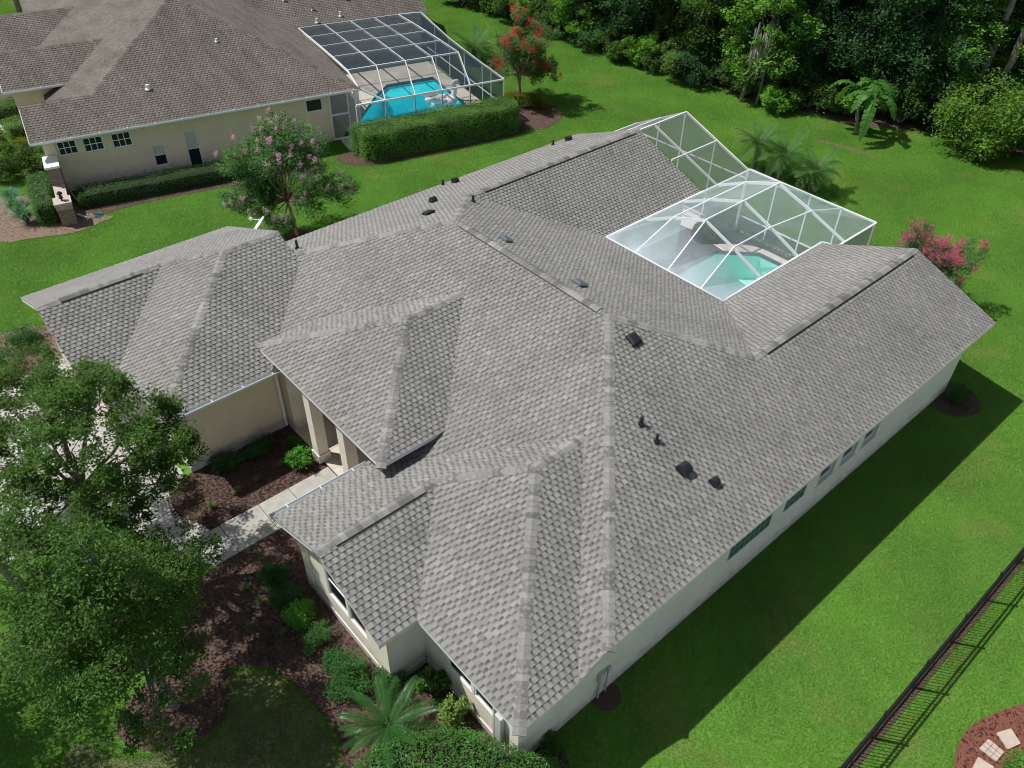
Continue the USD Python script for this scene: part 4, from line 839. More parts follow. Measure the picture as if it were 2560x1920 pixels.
# ------------------------------------------------------------------ the house next door (own axes: x along its eave, y into the house)
SN = .486; ZN0 = 2.8; MN = 1.06; GN = 2.063
nb = thing('neighbor_house', 'tan stucco house with weathered brown shingle roof at the upper left', 'house', NBO, DN)
ux, uy = (LN+MN)/2, (LN-MN)/2; za = ZN0+SN*uy
Z2, Y2, XR2 = 3.40, 5.5, -.65; YR_2 = 7.9; ZR2 = Z2+SN*(YR_2-Y2); XV2 = MN+(ZR2-ZN0)/SN
YB = 10.9; YE = 25.
def hx(y): return MN+y                  # left hip
nf = [
    Face([(0, 0), (LN, 0), (ux, uy), (MN+GN, GN), (0, GN)], (0, 1), 0, ZN0, SN),
    Face([(MN, 2*GN), (MN+GN, GN), (ux, uy), (ux, YE), (MN, YE)], (1, 0), MN, ZN0, SN),
    Face([(0, 2*GN), (0, GN), (MN+GN, GN), (MN, 2*GN)], (0, -1), -2*GN, ZN0, SN),
    Face([(LN, 0), (ux, uy), (ux, YB+LN-ux), (LN, YB)], (-1, 0), -LN, ZN0, SN),
    Face([(LN, YB), (ux, YB+LN-ux), (ux, 19), (24.45, 19), (24.45, YB)], (0, 1), YB, ZN0, SN),
    Face([(ux, 19), (24.45, 19), (24.45, YE), (ux, YE)], (0, -1), -YE-2.1, ZN0, SN),
    Face([(XR2, Y2), (MN+(Z2-ZN0)/SN, Y2), (XV2, YR_2), (XR2, YR_2)], (0, 1), Y2, Z2, SN),
    Face([(XR2, 2*YR_2-Y2), (MN+(Z2-ZN0)/SN, 2*YR_2-Y2), (XV2, YR_2), (XR2, YR_2)], (0, -1), -(2*YR_2-Y2), Z2, SN),
    Face([(-2.6, 12.97), (MN, 12.97), (MN+2.9, 15.87), (-2.6, 15.87)], (0, 1), 12.97, ZN0, SN),
    Face([(-2.6, 18.77), (MN, 18.77), (MN+2.9, 15.87), (-2.6, 15.87)], (0, -1), -18.77, ZN0, SN),
]
nN = lambda i: nf[i].n
ncaps = [(P3(MN+GN, GN, ZN0+SN*GN), P3(ux, uy, za), nN(0), nN(1)), (P3(LN, 0, ZN0), P3(ux, uy, za), nN(0), nN(3)), (P3(0, GN, ZN0+SN*GN), P3(MN+GN, GN, ZN0+SN*GN), nN(0), nN(2)),
         (P3(XR2, YR_2, ZR2), P3(XV2, YR_2, ZR2), nN(6), nN(7)), (P3(-2.6, 15.87, ZN0+SN*2.9), P3(MN+2.9, 15.87, ZN0+SN*2.9), nN(8), nN(9)), (P3(ux, uy, za), P3(ux, YE, za), nN(1), nN(3))]
ncaps = [c+(.012, .15, .2) for c in ncaps]
CONTRAST[0] = .55
nroof = build_roof(nb, nf, ncaps, 'nb_shingle', 'nb_underlay', soffit_drop=.16, nparts=300)
NWl = [mbox(.44, 15.3, .433, 4.1, -.3, 2.8), mbox(1.5, 15.3, 4.0, 25, -.3, 2.8), mbox(15.2, 24.1, 11.35, 25, -.3, 2.8), mbox(-.3, 2.2, 6.0, 9.8, -.3, 3.38), mbox(-2.2, 2.0, 13.4, 18.3, -.3, 2.8)]
NWl += [gable_m(.44, .7, .433, 4.0, 2.79, GN, ZN0+SN*GN-.18), gable_m(-.3, 0, 6.0, 9.8, 3.37, YR_2, ZR2-.18), gable_m(-2.2, -1.9, 13.4, 18.3, 2.79, 15.87, ZN0+SN*2.9-.18), gable_m(23.8, 24.1, 11.35, 26, 2.79, 19, ZN0+SN*8.1-.3)]
WN = m3.Manifold.batch_boolean(NWl, m3.OpType.Add)
nbw = [(1.02, 1.86, 1.80, 2.48, 3, 2, 0), (2.14, 3.02, 1.76, 2.45, 3, 2, 0), (3.41, 4.29, 1.72, 2.44, 3, 2, 0), (5.06, 5.66, .44, 1.52, 1, 2, 1), (6.68, 7.30, -.1, 1.93, 1, 2, 1), (13.0, 13.88, 1.78, 2.44, 1, 1, 0)]
for u0, u1, z0, z1, nx, nz, bl in nbw: WN = WN-mbox(u0, u1, .2, .433+.09, max(z0, .05), z1)
for u0, u1, z0, z1, nx, nz, bl in nbw: window(nb, P3(0, .433, 0), AX, -AY, u0, u1, max(z0, .05), z1, nx, nz, 'dark_glass', depth=.09, mull=.03, blind=bool(bl), world=False)
WN = WN-mbox(14.27, 15.4, .3, 11.4, .04, 2.6)      # covered corner of the lanai
obj('wall', WN, 'nb_stucco', nb, world=False)
gutter(nb, 0, LN, -.01, ZN0+.005, -1, world=False, step=1.25)
gutter(nb, XR2, 2.3, Y2-.01, Z2+.005, -1, world=False, step=1.25)
for a, b in [((-.012, 0, ZN0), (-.012, GN, ZN0+SN*GN)), ((-.012, GN, ZN0+SN*GN), (-.012, 2*GN, ZN0)), ((XR2-.012, Y2, Z2), (XR2-.012, YR_2, ZR2)), ((LN+.012, 0, ZN0), (LN+.012, YB, ZN0)), ((24.462, YB, ZN0), (24.462, 19, ZN0+SN*8.1))]:
    obj('fascia', MB().beam(a, b, .025, .18, drop=.012), 'white_paint', nb, world=False)
obj('downspout', MB().box(.86, .94, .34, .42, .12, 2.7).tube([[.9, .38, .14], [.95, .1, .08], [1.05, -.6, .05]], .04, 8), 'nb_stucco', nb, world=False)
obj('downspout', MB().box(15.55, 15.68, .1, .2, .1, 2.75).box(15.72, 15.82, .1, .2, .1, 2.75), 'white_metal', nb, world=False)
obj('spigot', MB().tube([[5.95, .42, .45], [5.95, .34, .45], [5.95, .34, .15]], .02, 6), 'white_metal', nb, world=False)
def nvent(i, x, y, m_, h=.3, r=.06):
    z = nf[i].z(x, y); mm = MB().tube([P3(x, y, z-.05), P3(x, y, z+h)], [r, r], 10).tube([P3(x, y, z+.0), P3(x, y, z+.06)], [r*1.9, r*1.15], 10)
    obj('vent_pipe', mm, m_, nb, world=False, smooth=40)
nvent(0, 5.75, 1.92, 'pipe_white', .22, .09); nvent(0, 9.79, 4.12, 'pipe_white', .16, .06)
for x, y, m_ in [(17.13, 11.15, 'pipe_white'), (18.75, 11.4, 'pipe_white'), (17.23, 12.14, 'vent_metal'), (15.75, 13.1, 'vent_metal'), (19.65, 12.6, 'vent_metal')]: nvent(4, x, y, m_, .26, .07)
# brick wing wall and lamp pier (stand apart from the house)
bw = thing('brick_wall', 'stepped brick wing wall with pale cap at the front corner of the tan house', 'wall', NW(.58, -.6), DN)
obj('tall_pier', MB().box(-.28, .28, -.3, .98, 0, 1.85), 'brick', bw, world=False)
obj('cap', MB().box(-.32, .32, -.34, .98, 1.85, 1.95), 'white_paint', bw, world=False)
obj('low_wall', MB().box(-.2, .2, -1.8, -.3, 0, .88), 'brick', bw, world=False)
obj('coping', MB().add([[-.25, -1.8, .88], [.25, -1.8, .88], [.25, -.3, .88], [-.25, -.3, .88], [-.25, -1.8, .95], [.25, -1.8, .95], [.25, -.3, 1.05], [-.25, -.3, 1.05]], BOXF), 'step_stone', bw, world=False)
pr_ = thing('lamp_pier', 'square brick pier with a small black lantern on its top', 'pier', NW(.58, -2.72), DN)
obj('shaft', MB().box(-.32, .32, -.32, .32, 0, 1.0), 'brick', pr_, world=False); obj('cap', MB().box(-.37, .37, -.37, .37, 1.0, 1.12), 'step_stone', pr_, world=False)
for i in range(8): obj('soldier_brick', MB().box(-.345+i*.087, -.345+i*.087+.072, -.345, -.322, .80, .998), 'step_stone', pr_, world=False)
lam = MB().tube([[0, 0, 1.12], [0, 0, 1.22]], [.05, .025], 8).tube([[0, 0, 1.22], [0, 0, 1.24]], [.10, .10], 8).tube([[0, 0, 1.44], [0, 0, 1.47], [0, 0, 1.56]], [.13, .12, .02], 8)
for a in np.arange(4)*np.pi/2: lam.tube([[.08*math.cos(a), .08*math.sin(a), 1.24], [.10*math.cos(a), .10*math.sin(a), 1.44]], .008, 4)
obj('lantern', lam, 'black_metal', pr_, world=False); obj('lantern_glass', MB().tube([[0, 0, 1.25], [0, 0, 1.43]], [.06, .075], 8), 'dark_glass', pr_, world=False)
# its screen enclosure
nc = enclosure('pool_enclosure', 'dark mesh screen enclosure with white frame beside the brown roofed house', NW(20, 5), DN)
def L_(x, y, z): return P3(x-20, y-5, z)
xs_ = [15.85, 17.5, 19.2, 20.8, 22.45]; rows = [(10.85, 2.85), (8.6, 2.97), (6.4, 3.07), (4.2, 3.15), (1.75, 3.2)]
XE = 24.0; ZB_ = 2.32; YF = -.93
top = [[L_(x, y, z) for x in xs_] for y, z in rows]; low = [L_(x, YF, ZB_) for x in (16.9, 18.6, 20.2, 21.9)]; corner = L_(XE, YF, ZB_)
right = [L_(XE, 10.85, 2.8), L_(XE, 8.6, 2.6), L_(XE, 6.4, 2.42), L_(XE, 4.2, 2.36), L_(XE, 1.75, ZB_)]
bars(nc, 'purlin', [(top[i][j], top[i][j+1]) for i in range(5) for j in range(4)], .055, .10, False)
bars(nc, 'rafter', [(top[i][j], top[i+1][j]) for i in range(4) for j in range(5)], .06, .12, False)
bars(nc, 'rafter', [(top[4][1], low[0]), (top[4][2], low[1]), (top[4][3], low[2]), (top[4][4], low[3])], .06, .12, False)
bars(nc, 'rafter', [(L_(15.85, .2, 2.78), top[4][0]), (L_(15.85, .2, 2.78), low[0])], .06, .10, False)
bars(nc, 'eave_beam', [(L_(15.3, YF, ZB_), low[0])]+[(low[k], low[k+1]) for k in range(3)]+[(low[3], corner)]+[(right[k], right[k+1]) for k in range(4)]+[(right[4], corner), (top[0][4], right[0])], .075, .09, False)
bars(nc, 'post', [(L_(x, YF, .03), L_(x, YF, ZB_-.08)) for x in (15.3, 16.9, 18.6, 20.2, 21.9, XE)]+[(L_(XE, y, .03), L_(XE, y, z-.05)) for y, z in ((.6, ZB_), (1.75, ZB_), (4.2, 2.3), (6.4, 2.4), (8.6, 2.55), (10.85, 2.75))], .06, .06, False)
bars(nc, 'chair_rail', [(L_(15.3, YF, .85), L_(XE, YF, .85)), (L_(XE, YF, .85), L_(XE, 10.85, .85))], .05, .06, False)
panels(nc, [[top[i][j], top[i+1][j], top[i+1][j+1], top[i][j+1]] for i in range(4) for j in range(4)], 'nb_screen', False)
panels(nc, [[top[4][1], low[0], low[1], top[4][2]], [top[4][2], low[1], low[2], top[4][3]], [top[4][3], low[2], low[3], top[4][4]], [top[4][4], low[3], corner, right[4]], [top[4][0], L_(15.85, .2, 2.78), low[0], top[4][1]]]
       + [[top[k][4], right[k], right[k+1], top[k+1][4]] for k in range(4)], 'nb_screen', False)
panels(nc, [[L_(a, YF, .05), L_(b, YF, .05), L_(b, YF, ZB_), L_(a, YF, ZB_)] for a, b in zip((15.3, 16.9, 18.6, 20.2, 21.9), (16.9, 18.6, 20.2, 21.9, XE))]
       + [[L_(XE, a, .05), L_(XE, b, .05), L_(XE, b, zb_), L_(XE, a, za_)] for a, b, za_, zb_ in ((YF, 1.75, ZB_, ZB_), (1.75, 4.2, ZB_, 2.36), (4.2, 6.4, 2.36, 2.42), (6.4, 8.6, 2.42, 2.6), (8.6, 10.85, 2.6, 2.8))], 'nb_screen', False)
# screened corner on the house side, with its door
bars(nc, 'post', [(L_(x, .43, .03), L_(x, .43, 2.6)) for x in (14.3, 15.27)], .07, .07, False)
bars(nc, 'chair_rail', [(L_(14.3, .43, z), L_(15.27, .43, z)) for z in (.12, 1.46, 2.56)], .06, .08, False)
panels(nc, [[L_(14.3, .43, a), L_(15.27, .43, a), L_(15.27, .43, b), L_(14.3, .43, b)] for a, b in ((.12, 1.42), (1.5, 2.5))], 'nb_screen', False)
#@@PART4
# ------------------------------------------------------------------ plants: leaves, stems, builders
def leaves(c, size, upb=.6, aspect=.5, r=rng, dirs=None, fold=.18):
    """one folded rhombic leaf at each point c; upb: how far they face the sky"""
    n = len(c); nrm = r.normal(0, 1, (n, 3)); nrm[:, 2] = np.abs(nrm[:, 2])+upb*1.5
    if dirs is not None: nrm = nrm*.6+dirs*1.4
    nrm /= np.linalg.norm(nrm, axis=1, keepdims=True)
    a = np.cross(nrm, r.normal(0, 1, (n, 3))); a /= np.linalg.norm(a, axis=1, keepdims=True)+1e-9; b = np.cross(nrm, a)
    L = size*r.uniform(.65, 1.3, n)[:, None]; Wd = L*aspect
    V = np.stack([c-a*L/2, c+b*Wd/2+nrm*L*fold*.5, c+a*L/2-nrm*L*fold*.4, c-b*Wd/2+nrm*L*fold*.5], 1).reshape(-1, 3)
    F = (np.array([[0, 2, 1], [0, 3, 2]])[None]+(np.arange(n)*4)[:, None, None]).reshape(-1, 3)
    return V, F
def blob_points(center, rad, n, r=rng, twigs=None, shell=.55, flat=1., sd=.16):
    """points gathered round twig ends that fill an ellipsoid, denser towards its surface"""
    k = twigs or max(6, n//28); rad = np.broadcast_to(np.asarray(rad, float), (3,))
    d = r.normal(0, 1, (k, 3)); d /= np.linalg.norm(d, axis=1, keepdims=True)
    t = d*(shell+(1-shell)*r.random(k)[:, None]**.6)*rad
    w = r.random(k)**1.3+.15; idx = r.choice(k, n, p=w/w.sum())
    return np.asarray(center, float)+t[idx]+r.normal(0, 1, (n, 3))*rad*sd*np.array([1, 1, flat]), np.asarray(center, float)+t
def limb(m, a, b, r0, r1, bend=.15, n=6, r=rng, sides=7):
    a, b = np.asarray(a, float), np.asarray(b, float); t = np.linspace(0, 1, n)[:, None]; L = np.linalg.norm(b-a)
    off = r.normal(0, bend*L*.4, 3)*np.array([1, 1, .4]); p = a+(b-a)*t+off*np.sin(np.pi*t)+r.normal(0, .012*L, (n, 3))*np.sin(np.pi*t)
    m.tube(p, np.linspace(r0, r1, n), sides); return p
def tree(name, label, base, blobs, leaf, size, dens, trunk, r0, bark='bark', cat='tree', group=None, fork=None, seed=1, aspect=.5, sd=.16, parent_prim=None, shell=.55, upb=.6, twigs=None):
    """blobs: (center, radius, weight); trunk: points of the stem, its last is where limbs part"""
    r = np.random.default_rng(seed); t = parent_prim or thing(name, label, cat, base, group=group)
    st = MB(); tr = np.asarray(trunk, float); st.tube(tr, np.linspace(r0, r0*.62, len(tr)), 10)
    flare = MB()
    obj('trunk', st, bark, t, smooth=50)
    V, F, off = [], [], 0; br = MB()
    for c, rad, wt in blobs:
        c = np.asarray(c, float); rr = np.broadcast_to(np.asarray(rad, float), (3,)); n = max(60, int(dens*wt*rr[0]*rr[1]*2))
        p, tw = blob_points(c, rr, n, r, sd=sd, shell=shell, twigs=twigs and int(twigs*rr[0]))
        v, f = leaves(p, size, r=r, aspect=aspect, upb=upb); V.append(v); F.append(f+off); off += len(v)
        s = tr[-1] if fork is None else tr[min(len(tr)-1, max(1, int(r.integers(len(tr)//2, len(tr)))))]
        lp = limb(br, s, c-P3(0, 0, rr[2]*.2), r0*.36, r0*.10, r=r)
        for q in tw[:5]: limb(br, lp[-1], q, r0*.09, .006, n=3, r=r, sides=4)
    obj('branches', br, bark, t, smooth=50)
    obj('crown', (np.vstack(V), np.vstack(F)), leaf, t)
    return t
def blossoms(t, centers, petal, rad=.11, n=46, r=rng, psize=.045):
    for c in centers:
        p = np.asarray(c)+r.normal(0, 1, (n, 3))*np.array([rad*.45, rad*.45, rad*.6]); v, f = leaves(p, psize, r=r, aspect=.85, upb=.3, fold=.5); obj('blossom', (v, f), petal, t)
def shrub(name, label, base, rad, leaf, size, n, cat='shrub', group=None, seed=3, aspect=.5, lobes=5, stem=True):
    r = np.random.default_rng(seed); base = np.asarray(base, float); rad = np.asarray(rad, float); t = thing(name, label, cat, base, group=group); V, F, off = [], [], 0; st = MB()
    for k in range(lobes):
        a = r.uniform(0, 2*np.pi); q = r.uniform(.25, .55) if k else 0
        c = base+P3(math.cos(a)*q*rad[0], math.sin(a)*q*rad[1], rad[2]*(.95 if k == 0 else r.uniform(.6, 1.0))); rr = rad*r.uniform(.5, .72)*np.array([1, 1, .95])
        p, tw = blob_points(c, rr, n//lobes, r, sd=.2); p[:, 2] = np.maximum(p[:, 2], .03)
        v, f = leaves(p, size, r=r, aspect=aspect); V.append(v); F.append(f+off); off += len(v)
        limb(st, base+P3(0, 0, -.02), c, .022, .008, r=r, n=4, sides=5)
    obj('stems', st, 'bark', t); obj('foliage', (np.vstack(V), np.vstack(F)), leaf, t); return t
def hedge(name, label, poly, h, leaf, size, n, inset=.10, seed=5, wob=.05, group=None, taper=0., tdir=(0, -1)):
    """clipped hedge: a dark twiggy inside under a skin of leaves"""
    r = np.random.default_rng(seed); c = poly.centroid; t = thing(name, label, 'hedge', (c.x, c.y, 0), group=group)
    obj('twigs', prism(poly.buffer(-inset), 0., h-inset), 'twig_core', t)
    ring = poly.exterior; per = ring.length; area = poly.area; nt = int(n*area/(area+per*h)); ns = n-nt
    q = scatter(poly, nt, r); top = np.column_stack([q, h+r.normal(0, wob*.7, nt)+.5*wob*np.sin(q[:, 0]*2.3+q[:, 1]*1.7)]); dt = np.tile([0, 0, 1.], (nt, 1))
    ed = shapely.distance(poly.exterior, shapely.points(q)); top[:, 2] -= np.maximum(0, .10-ed)*.9
    s = r.uniform(0, per, ns); pt = np.array([ring.interpolate(x).coords[0] for x in s]); pt2 = np.array([ring.interpolate((x+.02) % per).coords[0] for x in s]); tg = pt2-pt; tg /= np.linalg.norm(tg, axis=1, keepdims=True)+1e-9
    nm = np.column_stack([tg[:, 1], -tg[:, 0], 0*s]); 
    if not ring.is_ccw: nm = -nm
    sidep = np.column_stack([pt, r.uniform(.02, h-.03, ns)])+nm*(r.normal(-.03, wob, ns))[:, None]
    sidep += nm*((nm[:, :2]@np.asarray(tdir) > .3)*taper*(1-sidep[:, 2]/h))[:, None]
    P = np.vstack([top, sidep]); D = np.vstack([dt, nm])
    v, f = leaves(P, size, r=r, dirs=D); obj('foliage', (v, f), leaf, t); return t
def frond(m, base, tip_dir, L, droop, w, nleaf, r, lw=.018, up0=.5, curl=0.):
    """a feather leaf: midrib and two rows of leaflets"""
    d = np.array([*tip_dir, 0.]); d /= np.linalg.norm(d); s = np.array([-d[1], d[0], 0.]); n = 12
    t = np.linspace(0, 1, n); p = np.asarray(base)+d*(L*t*(1-.18*droop*t))[:, None]+P3(0, 0, 1)*(L*(up0*t-droop*t*t))[:, None]
    m.tube(p, np.linspace(.012, .003, n), 4); V, F = [], []
    for k in range(nleaf):
        q = .08+.92*(k+.5)/nleaf; i = q*(n-1); j = min(int(i), n-2); c = p[j]+(p[j+1]-p[j])*(i-j); tg = (p[j+1]-p[j])/np.linalg.norm(p[j+1]-p[j])
        ll = w*math.sin(np.pi*min(1, .15+q*.86))**.6*r.uniform(.85, 1.1)
        for sg in (-1, 1):
            e = s*sg*.80+tg*.55+P3(0, 0, .22-curl*r.uniform(.2, .8)); e /= np.linalg.norm(e); b = np.cross(e, tg); b = np.cross(tg, s*sg); wv = tg*lw
            o = len(V)*1; V += [c-wv*.5, c+wv*.5, c+e*ll*.55+wv*.55-P3(0, 0, .02), c+e*ll*.55-wv*.55-P3(0, 0, .02), c+e*ll-P3(0, 0, .06*ll/.4)]; F += [[o, o+1, o+2], [o, o+2, o+3], [o+3, o+2, o+4]]
    m.add(V, F)
def palm(name, label, base, h, nf, L, w, group=None, seed=1, leaf='palm_leaf', droop=.75, up0=.75, nleaf=30, trunk_r=.10, lean=(0, 0), parts=True, lw=.02, cat='palm'):
    r = np.random.default_rng(seed); base = np.asarray(base, float); t = thing(name, label, cat, base, group=group); top = base+P3(lean[0], lean[1], h)
    obj('trunk', MB().tube([base-P3(0, 0, .05), base+(top-base)*.5+P3(*r.normal(0, .03, 2), 0), top], [trunk_r*1.15, trunk_r, trunk_r*1.1], 10), 'trunk_palm', t, smooth=60)
    for k in range(nf):
        a = k*2.39996+r.uniform(-.15, .15); lv = k/nf; m = MB()
        frond(m, top, (math.cos(a), math.sin(a)), L*r.uniform(.85, 1.1), droop*(.35+.9*lv), w, nleaf, r, up0=up0*(1.25-1.05*lv), lw=lw, curl=.3*lv)
        obj('frond', m, leaf, t)
    return t
def tuft(name, label, base, h, n, leaf, group=None, seed=1, spread=.6, wd=.007, cat='ornamental grass'):
    r = np.random.default_rng(seed); base = np.asarray(base, float); V, F = [], []
    for k in range(n):
        a = r.uniform(0, 2*np.pi); L = h*r.uniform(.6, 1.2); d = P3(math.cos(a), math.sin(a), 0); s = P3(-math.sin(a), math.cos(a), 0)*wd; sp = r.uniform(.1, spread); c = base+d*r.uniform(0, .05)
        m1 = c+d*L*sp*.45+P3(0, 0, L*.62); tip = c+d*L*sp*1.2+P3(0, 0, L*(.85-.35*sp)); o = len(V); V += [c-s, c+s, m1+s*.8, m1-s*.8, tip]; F += [[o, o+1, o+2], [o, o+2, o+3], [o+3, o+2, o+4]]
    return obj(name, (V, F), leaf, label=label, cat=cat, group=group)

# ------------------------------------------------------------------ foreground oaks
EXTRA = [(-4.46, 10.19, 4.2, 0.60), (-5.01, 11.28, 4.0, 0.55), (-3.94, 9.29, 4.2, 0.50), (-5.64, 11.28, 4.3, 0.55), (-5.06, 10.19, 4.0, 0.50), (-5.64, 10.53, 3.8, 0.45), (-4.44, 9.09, 4.2, 0.50)]
oa = [(-3.11, 12.78, 5.5, .75), (-4.0, 13.34, 5.0, .85), (-4.07, 15.88, 4.5, .8), (-2.71, 10.86, 5.5, .75), (-2.57, 10.16, 5.0, .7), (-1.95, 10.89, 4.9, .65), (-3.6, 9.98, 5.5, .75), (-4.39, 10.2, 6.0, .7),
      (-4.95, 12.39, 5.0, .8), (-3.14, 9.67, 4.5, .65), (-2.02, 10.54, 4.2, .5), (-4.05, 9.47, 5.0, .6), (-5.42, 11.8, 4.5, .5), (-3.3, 11.7, 5.9, .8), (-4.5, 11.6, 6.1, .8), (-3.4, 14.2, 5.0, .7), (-4.9, 14.7, 4.8, .8)]+EXTRA
tree('oak_tree', 'small leaved oak by the drive, its crown in front of the garage roof', (-4.93, 12.35, 0), [((a, b, c), (q, q, q*.72), 1.) for a, b, c, q in oa], 'oak_leaf', .092, 2050,
     [(-4.93, 12.35, -.1), (-4.95, 12.4, .8), (-4.90, 12.3, 1.7), (-4.65, 12.0, 2.7), (-4.35, 11.7, 3.5)], .17, seed=11, sd=.17, twigs=26)
ob = [(-6.0, 12.6, 4.1, .6), (-5.6, 16.5, 4.4, .7), (-6.3, 14.3, 4.6, .75), (-5.6, 13.7, 4.2, .5), (-6.9, 12.0, 4.4, .7), (-7.6, 13.4, 4.9, .9), (-6.4, 17.5, 4.4, .8), (-6.6, 11.1, 3.7, .6)]
tree('oak_tree', 'green oak cut by the left picture edge with a bare grey bent trunk', (-6.70, 13.0, 0), [((a, b, c), (q, q, q*.72), 1.) for a, b, c, q in ob], 'oak_leaf', .092, 2000,
     [(-6.70, 13.0, -.1), (-6.76, 13.04, .5), (-6.82, 13.1, 1.0), (-6.75, 13.3, 1.7), (-6.6, 13.5, 2.6), (-6.5, 13.7, 3.3)], .16, seed=12, sd=.17, twigs=26)
oc = [(-4.1, 8.48, 4.0, .6), (-3.45, 8.26, 3.5, .55), (-2.95, 8.25, 3.0, .45), (-4.12, 7.17, 4.0, .7), (-4.64, 7.29, 4.5, .75), (-5.18, 7.92, 4.5, .75), (-5.91, 8.23, 4.0, .75), (-5.2, 6.58, 4.5, .75), (-4.04, 6.93, 3.5, .55), (-4.68, 6.41, 3.5, .6),
      (-4.33, 6.08, 3.0, .5), (-5.29, 5.54, 4.0, .6), (-5.78, 7.03, 3.4, .7), (-6.21, 7.28, 3.8, .8), (-5.43, 4.86, 3.5, .42), (-5.42, 4.31, 3.0, .36), (-6.04, 5.09, 3.0, .40), (-5.0, 8.9, 4.6, .65), (-6.6, 6.2, 3.6, .6), (-4.6, 5.4, 2.9, .4), (-5.1, 7.2, 5.8, .75), (-5.6, 6.5, 5.4, .75), (-4.7, 6.7, 5.0, .65), (-6.5, 6.5, 5.0, .8), (-6.0, 8.8, 5.8, .8), (-7.0, 9.6, 5.4, .9), (-6.2, 7.8, 5.8, .85), (-6.9, 7.6, 4.6, .8), (-5.6, 5.4, 4.6, .5), (-6.3, 5.3, 4.4, .6)]
tree('oak_tree', 'nearest oak at the lower left, its loose leafy limbs over the shaded front lawn', (-4.95, 6.95, 0), [((a, b, c), (q*1.05, q*1.05, q*.8), 1.) for a, b, c, q in oc], 'oak_leaf', .090, 1450,
     [(-4.95, 6.95, -.1), (-4.98, 6.98, .7), (-5.02, 7.02, 1.4), (-5.0, 6.98, 2.2), (-4.95, 6.95, 2.8)], .13, seed=13, sd=.19, twigs=24)

od = [(-10.5+1.9*math.cos(k*2.4)*math.sqrt(k/9), 11.2+1.9*math.sin(k*2.4)*math.sqrt(k/9), 4.6+.8*math.sin(k*1.7), .9) for k in range(10)]
tree('oak_tree', 'oak standing beyond the left edge of the front lawn', (-10.5, 11.2, 0), [((a, b, c), (q, q, q*.8), 1.) for a, b, c, q in od], 'oak_leaf', .10, 1300, [(-10.5, 11.2, -.1), (-10.45, 11.2, 1), (-10.5, 11.25, 2), (-10.5, 11.2, 3.2)], .17, seed=14, sd=.21)

# ------------------------------------------------------------------ shrubs of the front bed
hedge('hedge', 'glossy green clipped hedge at the bottom edge below the front corner of the house', smooth_poly([(-2.95, 2.3), (-2.0, 2.5), (-1.0, 2.1), (-.25, 1.5), (.15, .8), (.55, .05), (.85, -.45), (.1, -1.0), (-1.2, -.9), (-2.4, .3), (-3.05, 1.3)]), 1.0, 'front_hedge_leaf', .062, 22000, inset=.16, wob=.10)
for nm, lb, b, rd, lf, sz, n, sd_ in [
    ('shrub', 'low dark green shrub nearest the walk, below the left end of the gable eave', (-1.30, 8.75, 0), (.50, .60, .36), 'shrub_leaf', .055, 3600, 21),
    ('shrub', 'dark green shrub in the middle of the row under the gable window', (-1.42, 7.85, 0), (.45, .55, .36), 'shrub_leaf', .055, 3300, 22),
    ('shrub', 'green shrub with lit leaves beside the black hose coil', (-1.46, 6.95, 0), (.46, .55, .40), 'bright_shrub_leaf', .055, 3300, 23),
    ('shrub', 'fine leaved pale green shrub at the end of the row beside the hose', (-1.42, 6.20, 0), (.45, .42, .40), 'dark_hedge_leaf', .04, 3600, 24),
    ('shrub', 'low dull shrub between the row of shrubs and the gable corner', (-1.55, 5.45, 0), (.42, .36, .26), 'shrub_leaf', .05, 2200, 25),
    ('shrub', 'wide dark green shrub behind the sago palm', (-1.45, 4.65, 0), (.62, .62, .46), 'shrub_leaf', .055, 4600, 26),
    ('shrub', 'dark leafy shrub at the foot of the gable corner', (-.75, 4.05, 0), (.55, .50, .40), 'shrub_leaf', .055, 3400, 27),
    ('shrub', 'dark umbrella leaved shrub against the recessed front wall', (.02, 3.15, 0), (.40, .42, .55), 'wood_leaf_mid', .10, 1500, 28),
    ('variegated_shrub', 'yellow and cream variegated shrub under the front window', (-.08, 2.30, 0), (.44, .42, .58), 'variegated_leaf', .085, 1900, 29),
    ('shrub', 'bright green shrub in the sun at the porch end of the walk', (1.45, 12.1, 0), (.48, .44, .50), 'bright_shrub_leaf', .085, 1500, 30),
    ('shrub', 'dark shrub in the corner by the porch step', (1.72, 12.75, 0), (.42, .40, .40), 'shrub_leaf', .07, 1500, 31),
    ('shrub', 'low shaded shrub midway along the garage side wall', (.75, 13.45, 0), (.62, .40, .34), 'shrub_leaf', .06, 2600, 32),
    ('shrub', 'low shaded shrub at the front end of the garage side wall', (-.35, 13.55, 0), (.66, .40, .34), 'shrub_leaf', .06, 2600, 33),
    ('shrub', 'dull low shrub round the front right corner of the house, under the long shaded wall', (1.15, .18, 0), (.42, .30, .32), 'wood_leaf_mid', .05, 1800, 34),
    ('shrub', 'greyish bush at the far end of the long shaded wall', (20.75, -.1, 0), (.55, .5, .42), 'shrub_leaf', .07, 1600, 35),
    ('shrub', 'dark shrub bed plant at the left corner of the garage gable', (-3.2, 24.0, 0), (.9, .8, .5), 'shrub_leaf', .07, 3800, 36),
    ('shrub', 'dark rounded shrub beside the garage gable, behind the oak', (-4.3, 23.1, 0), (.9, .8, .6), 'shrub_leaf', .07, 3400, 37)]:
    shrub(nm, lb, b, rd, lf, sz, n, seed=sd_)
r9 = np.random.default_rng(9)
palm('sago_palm', 'dark green sago palm with stiff feather leaves above the bottom hedge', (-1.45, 2.90, 0), .62, 26, 1.3, .19, seed=4, leaf='sago_leaf', droop=.42, up0=.62, nleaf=50, trunk_r=.11, lw=.011)
